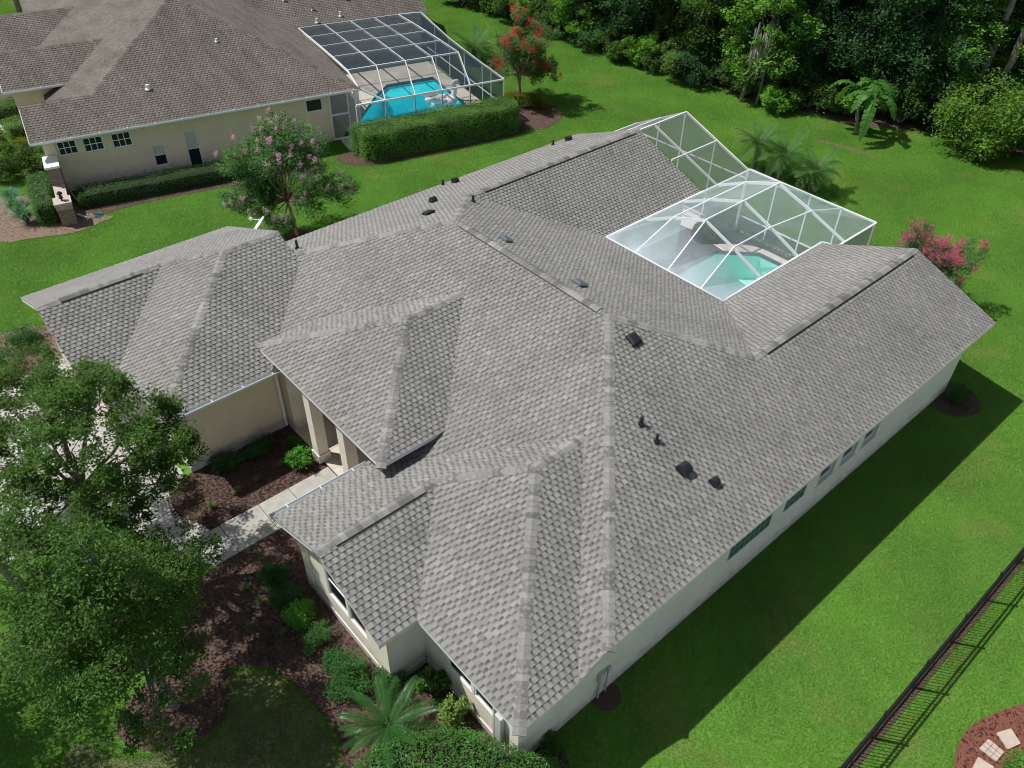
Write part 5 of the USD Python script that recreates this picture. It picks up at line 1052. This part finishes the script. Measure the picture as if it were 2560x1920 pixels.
TU = [('pale green grass clump at the sunny end of the bark strip', (-1.46, 12.26, 0), .26), ('small grass clump second from the drive in the shaded walk bed', (-.54, 12.36, 0), .22), ('thin grass clump in the middle of the shaded walk bed', (.1, 12.4, 0), .2), ('grass clump nearest the porch in the shaded walk bed', (1.0, 12.49, 0), .24),
      ('grass clump beside the loop of black hose nearest the walk', (-1.96, 8.24, 0), .3), ('pale spidery grass clump inside the black hose coil', (-1.98, 7.03, 0), .2), ('dark grass clump left of the hose end', (-2.55, 7.75, 0), .22), ('thin grass clump by the shrub row end', (-1.77, 6.07, 0), .24), ('small grass clump near the walk edge in the shrub bed', (-2.04, 8.95, 0), .2)]
for i, (lb, b, h) in enumerate(TU): tuft('grass_clump', lb, b, h, 70, 'grass_tuft_leaf', seed=60+i, group=None)
hp = np.array([(-2.3, 8.2), (-2.6, 7.75), (-2.89, 7.2), (-2.86, 6.79), (-2.5, 6.72), (-2.28, 7.01), (-2.17, 7.37), (-2.42, 7.42), (-2.5, 7.15), (-2.25, 6.95), (-1.98, 7.1), (-1.8, 6.8), (-1.91, 6.47), (-2.24, 6.26), (-2.57, 6.45), (-2.54, 6.9), (-2.2, 7.3), (-1.95, 6.95), (-2.1, 6.5), (-2.6, 6.35), (-2.75, 6.3)])
tt = np.linspace(0, len(hp)-1, 150); i0 = np.clip(tt.astype(int), 0, len(hp)-2); fr_ = tt-i0
def cr(p, i, f): a, b, c, d = p[np.clip(i-1, 0, len(p)-1)], p[i], p[i+1], p[np.clip(i+2, 0, len(p)-1)]; f = f[:, None]; return .5*(2*b+(c-a)*f+(2*a-5*b+4*c-d)*f*f+(3*b-a-3*c+d)*f**3)
hq = cr(hp, i0, fr_); obj('garden_hose', MB().tube(np.column_stack([hq, .04+.025*(np.sin(tt*2.1)+1)]), .014, 6), 'hose_rubber', label='black garden hose lying in loose loops on the bark mulch', cat='hose', smooth=True)

gq = scatter(garden_in_cage.buffer(-.05), 5200, np.random.default_rng(33)); gv, gf = leaves(np.column_stack([gq, np.random.default_rng(34).uniform(.06, .30, len(gq))]), .09)
obj('ground_cover', (gv, gf), 'shrub_leaf', kind='stuff', label='low dark green planting along the inner edge of the pool enclosure', cat='ground cover')

# ------------------------------------------------------------------ crape myrtles
ca = []
r2 = np.random.default_rng(22)
for k in range(38):
    a = r2.uniform(0, 2*np.pi); q = math.sqrt(r2.random())*2.5; h = r2.uniform(1.8, 4.5); q *= 1-.35*max(0, h-3)/1.2
    ca.append(((8.75+q*math.cos(a), 25.1+q*math.sin(a), h), r2.uniform(.5, .72)))
ca += [((8.5, 25.6, 4.8), .5), ((8.9, 25.3, 5.2), .4), ((9.2, 26.4, 4.7), .5), ((7.0, 24.0, 1.7), .5), ((7.4, 23.5, 1.5), .45), ((6.9, 25.0, 1.9), .5), ((10.7, 24.2, 2.3), .45), ((11.0, 24.0, 1.9), .35), ((7.2, 24.6, 1.9), .5), ((7.6, 23.7, 1.7), .45)]
cmy = tree('crape_myrtle', 'round headed tree with pale pink blossoms on the lawn between the two houses', (8.63, 24.84, 0), [(c, (q, q, q*.85), 1.) for c, q in ca], 'crape_leaf', .115, 900,
           [(8.63, 24.84, -.05), (8.62, 24.86, .6), (8.58, 24.9, 1.2), (8.55, 24.95, 1.75)], .085, bark='crape_bark', seed=22, sd=.22)
bl = []
for c, q in ca:
    for _ in range(4):
        d = r2.normal(0, 1, 3); d[2] = abs(d[2])*.8+.1; d[0] -= .35; d[1] -= .2; d /= np.linalg.norm(d); pt = np.array(c)+d*q*1.08
        if np.linalg.norm((pt-np.array([8.75, 25.1, 3.]))/np.array([2.6, 2.6, 2.2])) > .72: bl.append(pt)
r2.shuffle(bl); blossoms(cmy, bl[:85], 'pink_petal', .12, r=r2, psize=.055)
cb = [((27.1+math.cos(a)*q, 30.5+math.sin(a)*q, h), s_) for a, q, h, s_ in [(r2.uniform(0, 6.28), r2.uniform(.1, 1.8), r2.uniform(1.4, 4.1), r2.uniform(.42, .66)) for _ in range(34)]]
cb += [((27.3, 30.9, 4.7), .42), ((27.0, 30.4, 4.0), .35), ((27.9, 31.6, 4.6), .4), ((27.9, 29.2, 2.2), .4), ((28.3, 28.8, 1.7), .35)]
rmy = tree('crape_myrtle', 'upright tree with red blossoms beyond the clipped hedge of the house next door', (27.04, 30.43, 0), [(c, (q, q, q), 1.) for c, q in cb], 'crape_leaf', .12, 950,
           [(27.04, 30.43, -.05), (27.05, 30.45, .5), (27.07, 30.5, 1.0), (27.1, 30.5, 1.5)], .13, bark='crape_bark', seed=24, sd=.22)
bl = []
for c, q in cb:
    for _ in range(3):
        d = r2.normal(0, 1, 3); d[2] = abs(d[2])*.6; d[:2] -= .25; d /= np.linalg.norm(d); bl.append(np.array(c)+d*q*1.05)
r2.shuffle(bl); blossoms(rmy, bl[:100], 'red_petal', .19, r=r2, n=60, psize=.06)
cc = [((26.25+math.cos(a)*q*.9, 4.1+math.sin(a)*q*1.2, h), s_) for a, q, h, s_ in [(r2.uniform(0, 6.28), r2.uniform(0, 1.35), r2.uniform(.8, 2.5), r2.uniform(.42, .58)) for _ in range(22)]]
pmy = tree('crape_myrtle', 'low bushy tree with dense pink blossoms behind the far gable of the grey roof', (26.3, 4.0, 0), [(c, (q, q, q), 1.) for c, q in cc], 'red_crape_leaf', .09, 1000,
           [(26.3, 4.0, -.05), (26.3, 4.02, .3), (26.3, 4.05, .6)], .08, bark='crape_bark', seed=25, sd=.22)
bl = []
for c, q in cc:
    for _ in range(6):
        d = r2.normal(0, 1, 3); d[2] = abs(d[2])+.25; d[0] -= .2; d /= np.linalg.norm(d); bl.append(np.array(c)+d*q*1.08)
r2.shuffle(bl); blossoms(pmy, bl[:95], 'hot_pink_petal', .17, r=r2, n=60, psize=.055)

# ------------------------------------------------------------------ hedges and plants next door
hedge('hedge', 'tall boxy clipped hedge with sunlit yellow green top beside the neighboring pool enclosure', smooth_poly(NP([(14.95, -1.1), (14.9, -2.0), (15.05, -2.9), (17, -2.94), (20, -2.98), (23.4, -2.9), (24.1, -2.4), (24.15, -1.6), (23.8, -1.08), (19, -1.06)]), 4), 1.45, 'hedge_leaf', .075, 34000, inset=.13, wob=.09, taper=.18, tdir=-nn_)
hedge('hedge', 'long low dark hedge along the foot of the tan side wall', Polygon(NP([(1.25, -.55), (1.25, -1.75), (12.3, -2.0), (12.3, -.75)])).buffer(-.1).buffer(.1), .72, 'dark_hedge_leaf', .06, 15000, wob=.05)
hedge('hedge', 'bright green clipped hedge left of the brick pier', Polygon(NP([(-.65, -2.6), (.18, -2.65), (.16, .9), (-.75, .9)])).buffer(-.1).buffer(.1), 1.0, 'front_hedge_leaf', .07, 9000, wob=.08)
shrub('shrub', 'small sunlit yellow green ball shrub at the end of the low dark hedge', NW(1.35, -1.5), (.32, .32, .42), 'hedge_leaf', .06, 1500, seed=41)
shrub('yellow_shrub', 'yellow leaved shrub at the foot of the red flowering tree', (26.9, 28.9, 0), (.85, .75, .55), 'yellow_shrub_leaf', .09, 3600, seed=42)
shrub('yellow_shrub', 'smaller yellow green shrub tucked behind the end of the tall clipped hedge', (26.3, 30.3, 0), (.6, .6, .5), 'yellow_shrub_leaf', .09, 2000, seed=43)
for i, (x, y, lb) in enumerate([(-.2, 35.8, 'silvery green grass clump farthest from the drone, left of the bright hedge'), (-.35, 34.7, 'silvery green grass clump in the middle of the row left of the bright hedge'), (-.25, 33.6, 'silvery green grass clump at the near end of the row left of the bright hedge')]):
    tuft('grass_clump', lb, (x, y, 0), .95, 320, 'silver_grass_leaf', seed=80+i, wd=.014, spread=.75)
hedge('yellow_hedge', 'square clipped yellow green hedge at the upper left edge', sbox(1.9, 43.0, 3.4, 44.6), .8, 'hedge_leaf', .08, 3500, wob=.06)
hedge('yellow_hedge', 'farther clipped yellow green hedge by the pale drive at the upper left edge', sbox(1.8, 46.2, 3.6, 47.5), .8, 'hedge_leaf', .08, 3000, wob=.06)
shrub('yellow_shrub', 'flat topped bright yellow shrub at the left edge', (1.9, 41.6, 0), (.9, .6, .5), 'yellow_shrub_leaf', .08, 2600, seed=44)
for i, (x, y, lb) in enumerate([(.8, 40.2, 'dark bushy plant below the yellow shrub at the left edge'), (.6, 38.6, 'dark bushy plant above the row of silvery grasses'), (1.9, 38.9, 'dark palm like bush against the front wall of the tan house'), (1.0, 42.9, 'dark green shrub between the clipped yellow hedges and the left edge')]):
    shrub('shrub', lb, (x, y, 0), (.9, .9, .8), 'wood_leaf_mid', .13, 2200, seed=45+i)
struct('neighbor_drive', sheet(nb_drive, .02), 'concrete')
tree('street_tree', 'slim grey tree trunk with leafy head at the top left corner', (9.3, 66.9, 0), [((9.3, 66.9, 5.2), (1.6, 1.6, 1.2), 1.), ((10.2, 67.6, 5.6), (1.2, 1.2, 1.), 1.), ((8.6, 66.2, 4.8), (1.1, 1.1, .9), 1.)], 'wood_leaf_mid', .16, 400, [(9.3, 66.9, 0), (9.3, 66.9, 2), (9.35, 66.9, 4)], .22, seed=30)
for i, (x, y) in enumerate([(11.2, 65.6), (12.6, 65.2), (14.4, 64.6)]):
    shrub('shrub', ['olive shrub beside the slim grey trunk at the top left corner', 'middle one of three shrubs above the far gable at the top left', 'rightmost of three shrubs above the far gable at the top left'][i], (x, y, 0), (1.0, .9, .8), 'pale_bush_leaf', .14, 1500, seed=50+i)
palm('palm', 'feathery palm clump between the dark mesh enclosure and the red flowering tree', (29.4, 37.6, 0), .7, 26, 1.9, .5, seed=51, droop=.8, up0=.8, nleaf=26, trunk_r=.16, lw=.035)
for i, (b, lb) in enumerate([((30.48, 15.7, 0), 'left one of three small palms behind the pool enclosure'), ((30.42, 14.1, 0), 'middle and fullest of three small palms behind the pool enclosure'), ((30.5, 12.3, 0), 'right one of three small palms behind the pool enclosure')]):
    palm('palm', lb, b, [1.35, 1.25, 1.05][i], 22, 1.6, .42, seed=52+i, droop=.9, up0=.75, nleaf=18, trunk_r=.12, lw=.045)

# ------------------------------------------------------------------ banana plant
def banana():
    r = np.random.default_rng(61); b = np.array([38.75, 14.2, 0]); t = thing('banana_plant', 'banana plant with broad drooping leaves at the edge of the dark wood', 'banana plant', b)
    stems = [((0, 0), (-.15, -.1, 2.3), .12), ((.25, .3), (.5, .5, 2.7), .13), ((-.05, .45), (-.1, .9, 2.4), .10)]
    tops = []
    for (dx, dy), tp, rr in stems:
        a = b+P3(dx, dy, -.05); q = b+P3(*tp); obj('stem', MB().tube([a, (a+q)/2+P3(.03, .05, 0), q], [rr*1.15, rr, rr*.7], 9), 'banana_stem', t, smooth=60); tops.append(q)
    for k in range(17):
        q = tops[k % 3]; a = k*2.4+r.uniform(-.3, .3); d = P3(math.cos(a), math.sin(a), 0); s = P3(-math.sin(a), math.cos(a), 0); L = r.uniform(1.7, 2.5); up_ = r.uniform(.25, 1.0); dr = r.uniform(.75, 1.35); n = 10
        tt_ = np.linspace(0, 1, n); p = q+d*(L*tt_*(1-.25*tt_))[:, None]+P3(0, 0, 1)*(L*(up_*tt_-dr*tt_**2))[:, None]
        wv = .30*np.clip(np.sin(np.pi*np.clip((tt_-.12)/.9, 0, 1)), 0, 1)**.55; wv[-1] = .03
        m = MB(); m.tube(p, np.linspace(.035, .008, n), 5)
        for sg in (-1, 1):
            for j in range(1, n-1):           # torn into strips along the ribs
                for h_ in (0, .5):
                    a0 = p[j]+(p[j+1]-p[j])*h_; a1 = p[j]+(p[j+1]-p[j])*(h_+.47); w0 = wv[j]+(wv[j+1]-wv[j])*h_; w1 = wv[j]+(wv[j+1]-wv[j])*(h_+.47); sag = -P3(0, 0, r.uniform(.02, .28))
                    m.quad(a0, a1, a1+s*sg*w1+sag*w1*2, a0+s*sg*w0+sag*w0*2)
        obj('leaf', m, 'banana_leaf', t)
banana()

# ------------------------------------------------------------------ the wood
def proto(name): 
    p = stage.CreateClassPrim('/World/'+name); FR['/World/'+name] = (np.zeros(3), 0.); return p
def wood_tree(name, leaf, seed, h, rad, low, size, nb, dens, trunk_r=.2):
    r = np.random.default_rng(seed); p = proto(name); bl_ = []
    for k in range(nb):
        z = low+(h-low)*(k+.5)/nb; f = math.sin(np.pi*min(.98, .22+.72*(z-low)/(h-low)))**.7; a = k*2.4+r.uniform(-.5, .5); q = rad*f*r.uniform(.35, .95); s_ = r.uniform(.7, 1.25)*rad/3
        bl_.append(((q*math.cos(a), q*math.sin(a), z), (s_, s_, s_*.8), 1.))
    tr_ = [(0, 0, -.2)]+[(r.normal(0, .12), r.normal(0, .12), h*.7*k/5) for k in range(1, 6)]
    tree(None, None, (0, 0, 0), bl_, leaf, size, dens, tr_, trunk_r, bark='wood_bark', seed=seed, parent_prim=p, fork=True, sd=.2, aspect=.6); return p
def wood_bush(name, leaf, seed, rad, h, size, n):
    r = np.random.default_rng(seed); p = proto(name); V, F, off = [], [], 0; st = MB()
    for k in range(11):
        a = r.uniform(0, 6.28); q = math.sqrt(r.random())*.75*rad; z = h*r.uniform(.3, .85)*(1-.35*q/rad); rr = np.array([.42, .42, .36])*rad*r.uniform(.8, 1.2)
        pp, tw = blob_points((q*math.cos(a), q*math.sin(a), z), rr, n//11, r, sd=.2); pp[:, 2] = np.maximum(pp[:, 2], .02); v, f = leaves(pp, size, r=r, aspect=.6); V.append(v); F.append(f+off); off += len(v)
        limb(st, (0, 0, 0), (q*math.cos(a), q*math.sin(a), z), .04, .012, r=r, n=5, sides=5)
    obj('stems', st, 'wood_bark', p); obj('foliage', (np.vstack(V), np.vstack(F)), leaf, p); return p
def put(pr, name, cat, label, loc, yw, sc, group=None):
    path = numbered('/World/'+name); x = UsdGeom.Xform.Define(stage, path); x.AddTranslateOp().Set(Gf.Vec3d(*map(float, loc))); x.AddRotateZOp().Set(float(np.degrees(yw))); x.AddScaleOp().Set(Gf.Vec3f(*map(float, sc)))
    q = x.GetPrim(); q.GetReferences().AddInternalReference(pr.GetPath()); q.SetInstanceable(True); key(q, label=label, category=cat, group=group); return q
T_D = wood_tree('prototype_dark_tree', 'wood_leaf_dark', 71, 9.5, 3.2, 1.0, .17, 34, 480)
T_D2 = wood_tree('prototype_dark_tree_b', 'wood_leaf_dark', 72, 11.5, 3.6, 2.2, .18, 36, 430, .26)
T_M = wood_tree('prototype_green_tree', 'wood_leaf_mid', 73, 9.0, 3.0, .8, .17, 32, 480)
T_B = wood_tree('prototype_bright_tree', 'wood_leaf_bright', 74, 8.0, 2.4, 1.6, .18, 26, 480, .14)
B_D = wood_bush('prototype_dark_bush', 'wood_leaf_dark', 75, 1.6, 2.4, .13, 9000)
B_M = wood_bush('prototype_green_bush', 'wood_leaf_mid', 76, 1.5, 2.2, .13, 8500)
B_B = wood_bush('prototype_bright_bush', 'wood_leaf_bright', 77, 1.1, 1.7, .13, 6000)
B_P = wood_bush('prototype_pale_bush', 'pale_bush_leaf', 78, 1.9, 2.6, .12, 13000)
rw = np.random.default_rng(90)
put(B_B, 'bush', 'bush', 'small bright yellow green bush at the foot of the wood, left of the banana plant', (37.9, 19.6, 0), .3, (1.05, 1.05, .95))
put(B_P, 'bush', 'bush', 'big pale green rounded bush in front of the wood, right of the banana plant', (42.2, 9.4, 0), .0, (1.3, 1.4, 1.4))
put(B_P, 'bush', 'bush', 'pale green bush at the right edge behind the big rounded bush', (43.2, 6.0, 0), 1.9, (1.0, 1.0, 1.05))
put(B_M, 'bush', 'bush', 'leafy green bush at the foot of the hanging moss, left of the bright bush', (38.2, 22.2, 0), 2., (1.2, 1.2, 1.3))
put(T_B, 'wood_tree', 'tree', 'bright vine hung tree with pale moss on its trunk at the edge of the wood', (39.3, 22.0, 0), .6, (1.1, 1.1, 1.0))
put(T_B, 'wood_tree', 'tree', 'bright leaved tree at the top right, above the big pale bush', (45.2, 12.8, 0), 2.1, (1.15, 1.15, 1.0))
put(T_B, 'wood_tree', 'tree', 'sunlit light green tree top right of the middle of the wood', (47.0, 18.5, 0), 4.0, (1.2, 1.2, 1.05))
put(T_B, 'wood_tree', 'tree', 'light green tree behind the red flowering tree', (37.6, 36.2, 0), 1.2, (.8, .8, .62))
put(T_B, 'wood_tree', 'tree', 'bright leafy tree by the two grey trunks at the right edge', (45.6, 8.6, 0), 3.3, (.9, .9, .8))
edge_ = [(36.9, 48.6), (37.6, 46.0), (37.0, 43.5), (37.2, 41.0), (37.4, 38.4), (37.7, 34.6), (37.3, 32.0), (37.4, 29.8), (37.7, 27.6), (38.0, 25.4), (40.6, 16.6), (41.8, 13.9), (43.6, 12.2), (39.6, 18.6)]
ORD = 'first second third fourth fifth sixth seventh eighth ninth tenth eleventh twelfth thirteenth fourteenth fifteenth'.split()
for i, (x, y) in enumerate(sorted(edge_, key=lambda q: -q[1])):
    put([B_M, B_D, B_M, B_B][i % 4], 'bush', 'bush', ORD[i]+' undergrowth bush from the left along the foot of the wood', (x+rw.uniform(-.2, .3), y, 0), rw.uniform(0, 6), np.array([1.15, 1.15, rw.uniform(.9, 1.4)]), group='undergrowth along the wood edge')
back_ = [(40, 50, 0), (39.5, 46, 1), (40.2, 42, 0), (40.0, 38.2, 2), (40.3, 34.4, 0), (40.2, 31, 1), (40.0, 27.6, 0), (41.5, 24.6, 2), (42.5, 20.6, 0), (43.2, 17.2, 1), (44.8, 15.0, 0), (47.8, 10.6, 0), (47.5, 6.2, 2), (46.5, 2.2, 0), (48.5, -2, 1),
         (44.5, 48, 1), (44.8, 43, 2), (45, 38.5, 1), (45.2, 34, 0), (45.4, 29, 2), (46, 25, 1), (47.6, 21.5, 2), (50, 16, 0), (52, 11, 1), (52, 5, 0), (50, 47, 0), (50.5, 41, 1), (51, 35, 2), (51, 29.5, 0), (53, 24, 1), (55, 18, 2), (57, 12, 0), (58, 5, 1), (42, 55, 0), (47, 54, 2), (53, 52, 1), (43, 60, 1), (49, 61, 0), (38.4, 54.5, 2), (56, 44, 0), (57, 36, 1), (58, 29, 0), (60, 22, 1), (40, 66, 0)]
for i, (x, y, k) in enumerate(back_):
    s_ = rw.uniform(.92, 1.2); put([T_D if i % 3 else T_M, T_D2, T_M][k], 'wood_tree', 'tree', (ORD[i]+' broadleaf tree from the left in the front row of the dense wood') if i < 15 else 'broadleaf tree deep in the dense wood behind its front row', (x+rw.uniform(-.4, .4), y+rw.uniform(-.4, .4), 0), rw.uniform(0, 6.28), (s_, s_, s_*rw.uniform(.85, 1.1)), group='trees of the dense wood')
def bare_trunk(label, a, b, r0, seed):
    r = np.random.default_rng(seed); t = thing('bare_tree', label, 'tree', a); m = MB(); p = limb(m, a, b, r0, r0*.6, bend=.03, n=9, r=r, sides=9); obj('trunk', m, 'wood_bark', t, smooth=60)
    V, F, off = [], [], 0
    for c in [p[-1], p[-2]+P3(.5, .4, .3), p[-1]+P3(-.6, -.5, .4), p[-1]+P3(.3, -.8, .8)]:
        pp, tw = blob_points(c, (1.1, 1.1, .8), 900, r); v, f = leaves(pp, .17, r=r, aspect=.6); V.append(v); F.append(f+off); off += len(v)
    obj('crown', (np.vstack(V), np.vstack(F)), 'wood_leaf_mid', t)
bare_trunk('thick leaning grey trunk at the upper right, left one of a pair', (44.8, 11.3, 0), (45.1, 11.2, 10.5), .24, 1)
bare_trunk('leaning grey trunk cut by the right picture edge, right one of a pair', (44.6, 10.5, 0), (45.4, 9.9, 10.5), .22, 2)
def moss():
    r = np.random.default_rng(5); t = thing('moss_trunk', 'pale moss draped dead trunk under the bright vines', 'tree trunk', (37.5, 21.8, 0)); m = MB(); limb(m, (37.5, 21.8, 0), (37.6, 21.6, 4.6), .11, .06, bend=.04, r=r); limb(m, (37.8, 20.9, 0), (37.9, 20.7, 4.2), .08, .05, bend=.04, r=r); limb(m, (37.6, 21.7, 1.2), (37.2, 20.6, 2.6), .04, .02, r=r)
    obj('trunk', m, 'wood_bark', t, smooth=50)
    V, F = [], []
    for k in range(260):
        c = P3(37.4+r.uniform(-.1, .5), 21.7-r.uniform(0, 1.1), r.uniform(2.4, 4.4)); L = r.uniform(.4, 1.2); s = P3(*r.normal(0, .02, 2), 0); o = len(V); V += [c-s, c+s, c+P3(*r.normal(0, .06, 2), -L)]; F.append([o, o+1, o+2])
    obj('moss', (V, F), 'spanish_moss', t)
moss()

# ------------------------------------------------------------------ black fence, stepping stones
fence = thing('picket_fence', 'black metal picket fence along the lawn at the lower right', 'fence', (4, -4.6, 0))
px = [7.25+1.98*k for k in range(-2, 7)]
for x in px:
    obj('post', MB().box(x-.028, x+.028, -4.628, -4.572, -.05, 1.24).box(x-.036, x+.036, -4.636, -4.564, 1.24, 1.262), 'black_metal', fence)
for z in (.12, 1.0, 1.18):
    for a, b in zip(px[:-1], px[1:]): obj('rail', MB().box(a+.028, b-.028, -4.617, -4.583, z-.02, z+.02), 'black_metal', fence)
for a, b in zip(px[:-1], px[1:]):
    for x in np.linspace(a, b, 19)[1:-1]: obj('picket', MB().box(x-.008, x+.008, -4.608, -4.592, .05, 1.16), 'black_metal', fence)
for q, lb in [([(9.65, -6.53), (10.03, -6.71), (9.83, -7.03), (9.45, -6.89)], 'square pale stepping stone farthest from the bottom edge'), ([(9.36, -6.47), (9.33, -6.86), (8.95, -6.84), (8.96, -6.43)], 'pale stepping stone scored in a grid, in the middle of the curve'), ([(8.74, -6.51), (8.79, -6.87), (8.40, -6.9), (8.40, -6.54)], 'pale stepping stone cut by the bottom edge'), ([(10.35, -6.9), (10.75, -7.1), (10.55, -7.45), (10.15, -7.25)], 'pale stepping stone cut by the right edge')]:
    P_ = Polygon(q).buffer(-.03).buffer(.03); c = P_.centroid; o_ = thing('stepping_stone', lb, 'stepping stone', (c.x, c.y, 0)); obj('stone', prism(P_, -.02, .05), 'step_stone', o_)
    if 'scored' in lb:
        for k in (.33, .66):
            a, b = np.array(q[0])*(1-k)+np.array(q[1])*k, np.array(q[3])*(1-k)+np.array(q[2])*k; obj('groove', MB().beam((*a, .054), (*b, .054), .012, .006), 'mulch_tan', o_)
            a, b = np.array(q[0])*(1-k)+np.array(q[3])*k, np.array(q[1])*(1-k)+np.array(q[2])*k; obj('groove', MB().beam((*a, .0545), (*b, .0545), .012, .006), 'mulch_tan', o_)
shrub('shrub', 'bright green grassy bush at the lower right corner', (9.05, -7.35, 0), (.55, .42, .38), 'hedge_leaf', .07, 3000, seed=63)

# ------------------------------------------------------------------ swan float, dish, hose reel and small things
def swan():
    o = NW(21.75, 2.75, -.08); t = thing('swan_float', 'white inflatable swan floating in the bright blue pool', 'pool float', o, DN)
    def ell(c, r_, n=16):
        m = trimesh.creation.icosphere(2); return np.array(m.vertices)*np.array(r_)+np.array(c), np.array(m.faces)
    ph = np.linspace(0, 2*np.pi, 25); ring = np.column_stack([.66*np.cos(ph), .50*np.sin(ph), np.full(25, .16)]); body = MB().tube(ring, .27, 12)
    body.mesh(ell((0, 0, .14), (.6, .46, .16)))
    obj('body', body, 'vinyl_white', t, world=False, smooth=60)
    nk = np.array([(.70, .08, .25), (.86, .10, .50), (.90, .10, .78), (.80, .09, 1.02), (.86, .08, 1.18), (1.0, .06, 1.22)]); tq = np.linspace(0, 5, 30); i_ = np.clip(tq.astype(int), 0, 4)
    k_ = cr(nk, i_, tq-i_); obj('neck', MB().tube(k_, np.linspace(.17, .115, 30), 12), 'vinyl_white', t, world=False, smooth=60)
    hd = obj('head', ell((1.02, .06, 1.2), (.19, .14, .14)), 'vinyl_white', t, world=False, smooth=60)
    obj('beak', MB().tube([(1.16, .05, 1.17), (1.26, .04, 1.12), (1.36, .03, 1.07)], [.075, .06, .025], 8), 'beak_orange', hd, world=False, smooth=60); obj('eye_mask', ell((1.14, .05, 1.2), (.075, .115, .06)), 'black_metal', hd, world=False, smooth=60)
    for sg in (-1, 1):
        w = MB()
        for k in range(4): w.mesh(ell((-.15-.2*k, sg*(.56-.03*k), .36+.07*k), (.30, .10, .17)))
        obj('wing', w, 'vinyl_white', t, world=False, smooth=60)
    obj('tail', ell((-.86, 0, .42), (.26, .2, .16)), 'vinyl_white', t, world=False, smooth=60)
    obj('seat_patch', ell((.05, -.45, .20), (.24, .24, .17)), 'vinyl_pink', t, world=False, smooth=60)
swan()
dish = thing('satellite_dish', 'pale grey satellite dish on a short mast behind the garage ridge', 'satellite dish', (5.55, 21.3, 0))
dc = P3(5.62, 21.35, 3.1); dn = np.array([-.30, -.15, .55]); dn = np.array([-.55, .45, .65]); dn /= np.linalg.norm(dn); da = np.cross(dn, [0, 0, 1]); da /= np.linalg.norm(da); db = np.cross(dn, da)
rv, th = np.meshgrid(np.linspace(0, 1, 6), np.linspace(0, 2*np.pi, 25), indexing='ij'); dv_ = dc+da*(rv*np.cos(th)*.40)[..., None]+db*(rv*np.sin(th)*.36)[..., None]+dn*(rv**2*.12)[..., None]
ii, jj = np.meshgrid(np.arange(5), np.arange(24), indexing='ij'); fq = np.stack([ii*25+jj, (ii+1)*25+jj, (ii+1)*25+jj+1, ii*25+jj+1], -1).reshape(-1, 4); v0 = dv_.reshape(-1, 3)
obj('reflector', MB().add(v0, fq).add(v0-dn*.012, fq[:, ::-1]), 'pipe_white', dish, smooth=50)
obj('arm', MB().tube([dc-db*.3+dn*.05, dc+dn*.42], [.02, .018], 6), 'pipe_white', dish); obj('receiver', MB().tube([dc+dn*.40, dc+dn*.52], [.045, .05], 8).tube([dc+dn*.45-da*.09, dc+dn*.45+da*.09], .04, 8), 'white_metal', dish)
obj('mast', MB().tube([P3(5.6, 21.35, 0), P3(5.6, 21.35, 2.6), dc-dn*.03], [.025, .025, .025], 8), 'pipe_white', dish)
obj('hose_coil', MB().tube([(2.43+.22*math.cos(a)*(1-.012*a), 32.2+.16*math.sin(a)*(1-.012*a), .03+.006*a) for a in np.linspace(0, 19, 90)], .016, 6), 'hose_teal', label='teal garden hose coiled on the wood chips by the brick pier', cat='hose', smooth=True)
obj('drain_pipe', MB().tube([(1.75, 32.9, .06), (1.9, 32.5, .06), (1.98, 32.2, .05)], [.06, .06, .06], 10), 'pipe_white', label='short pale drain pipe end lying beside the brick pier', cat='pipe')
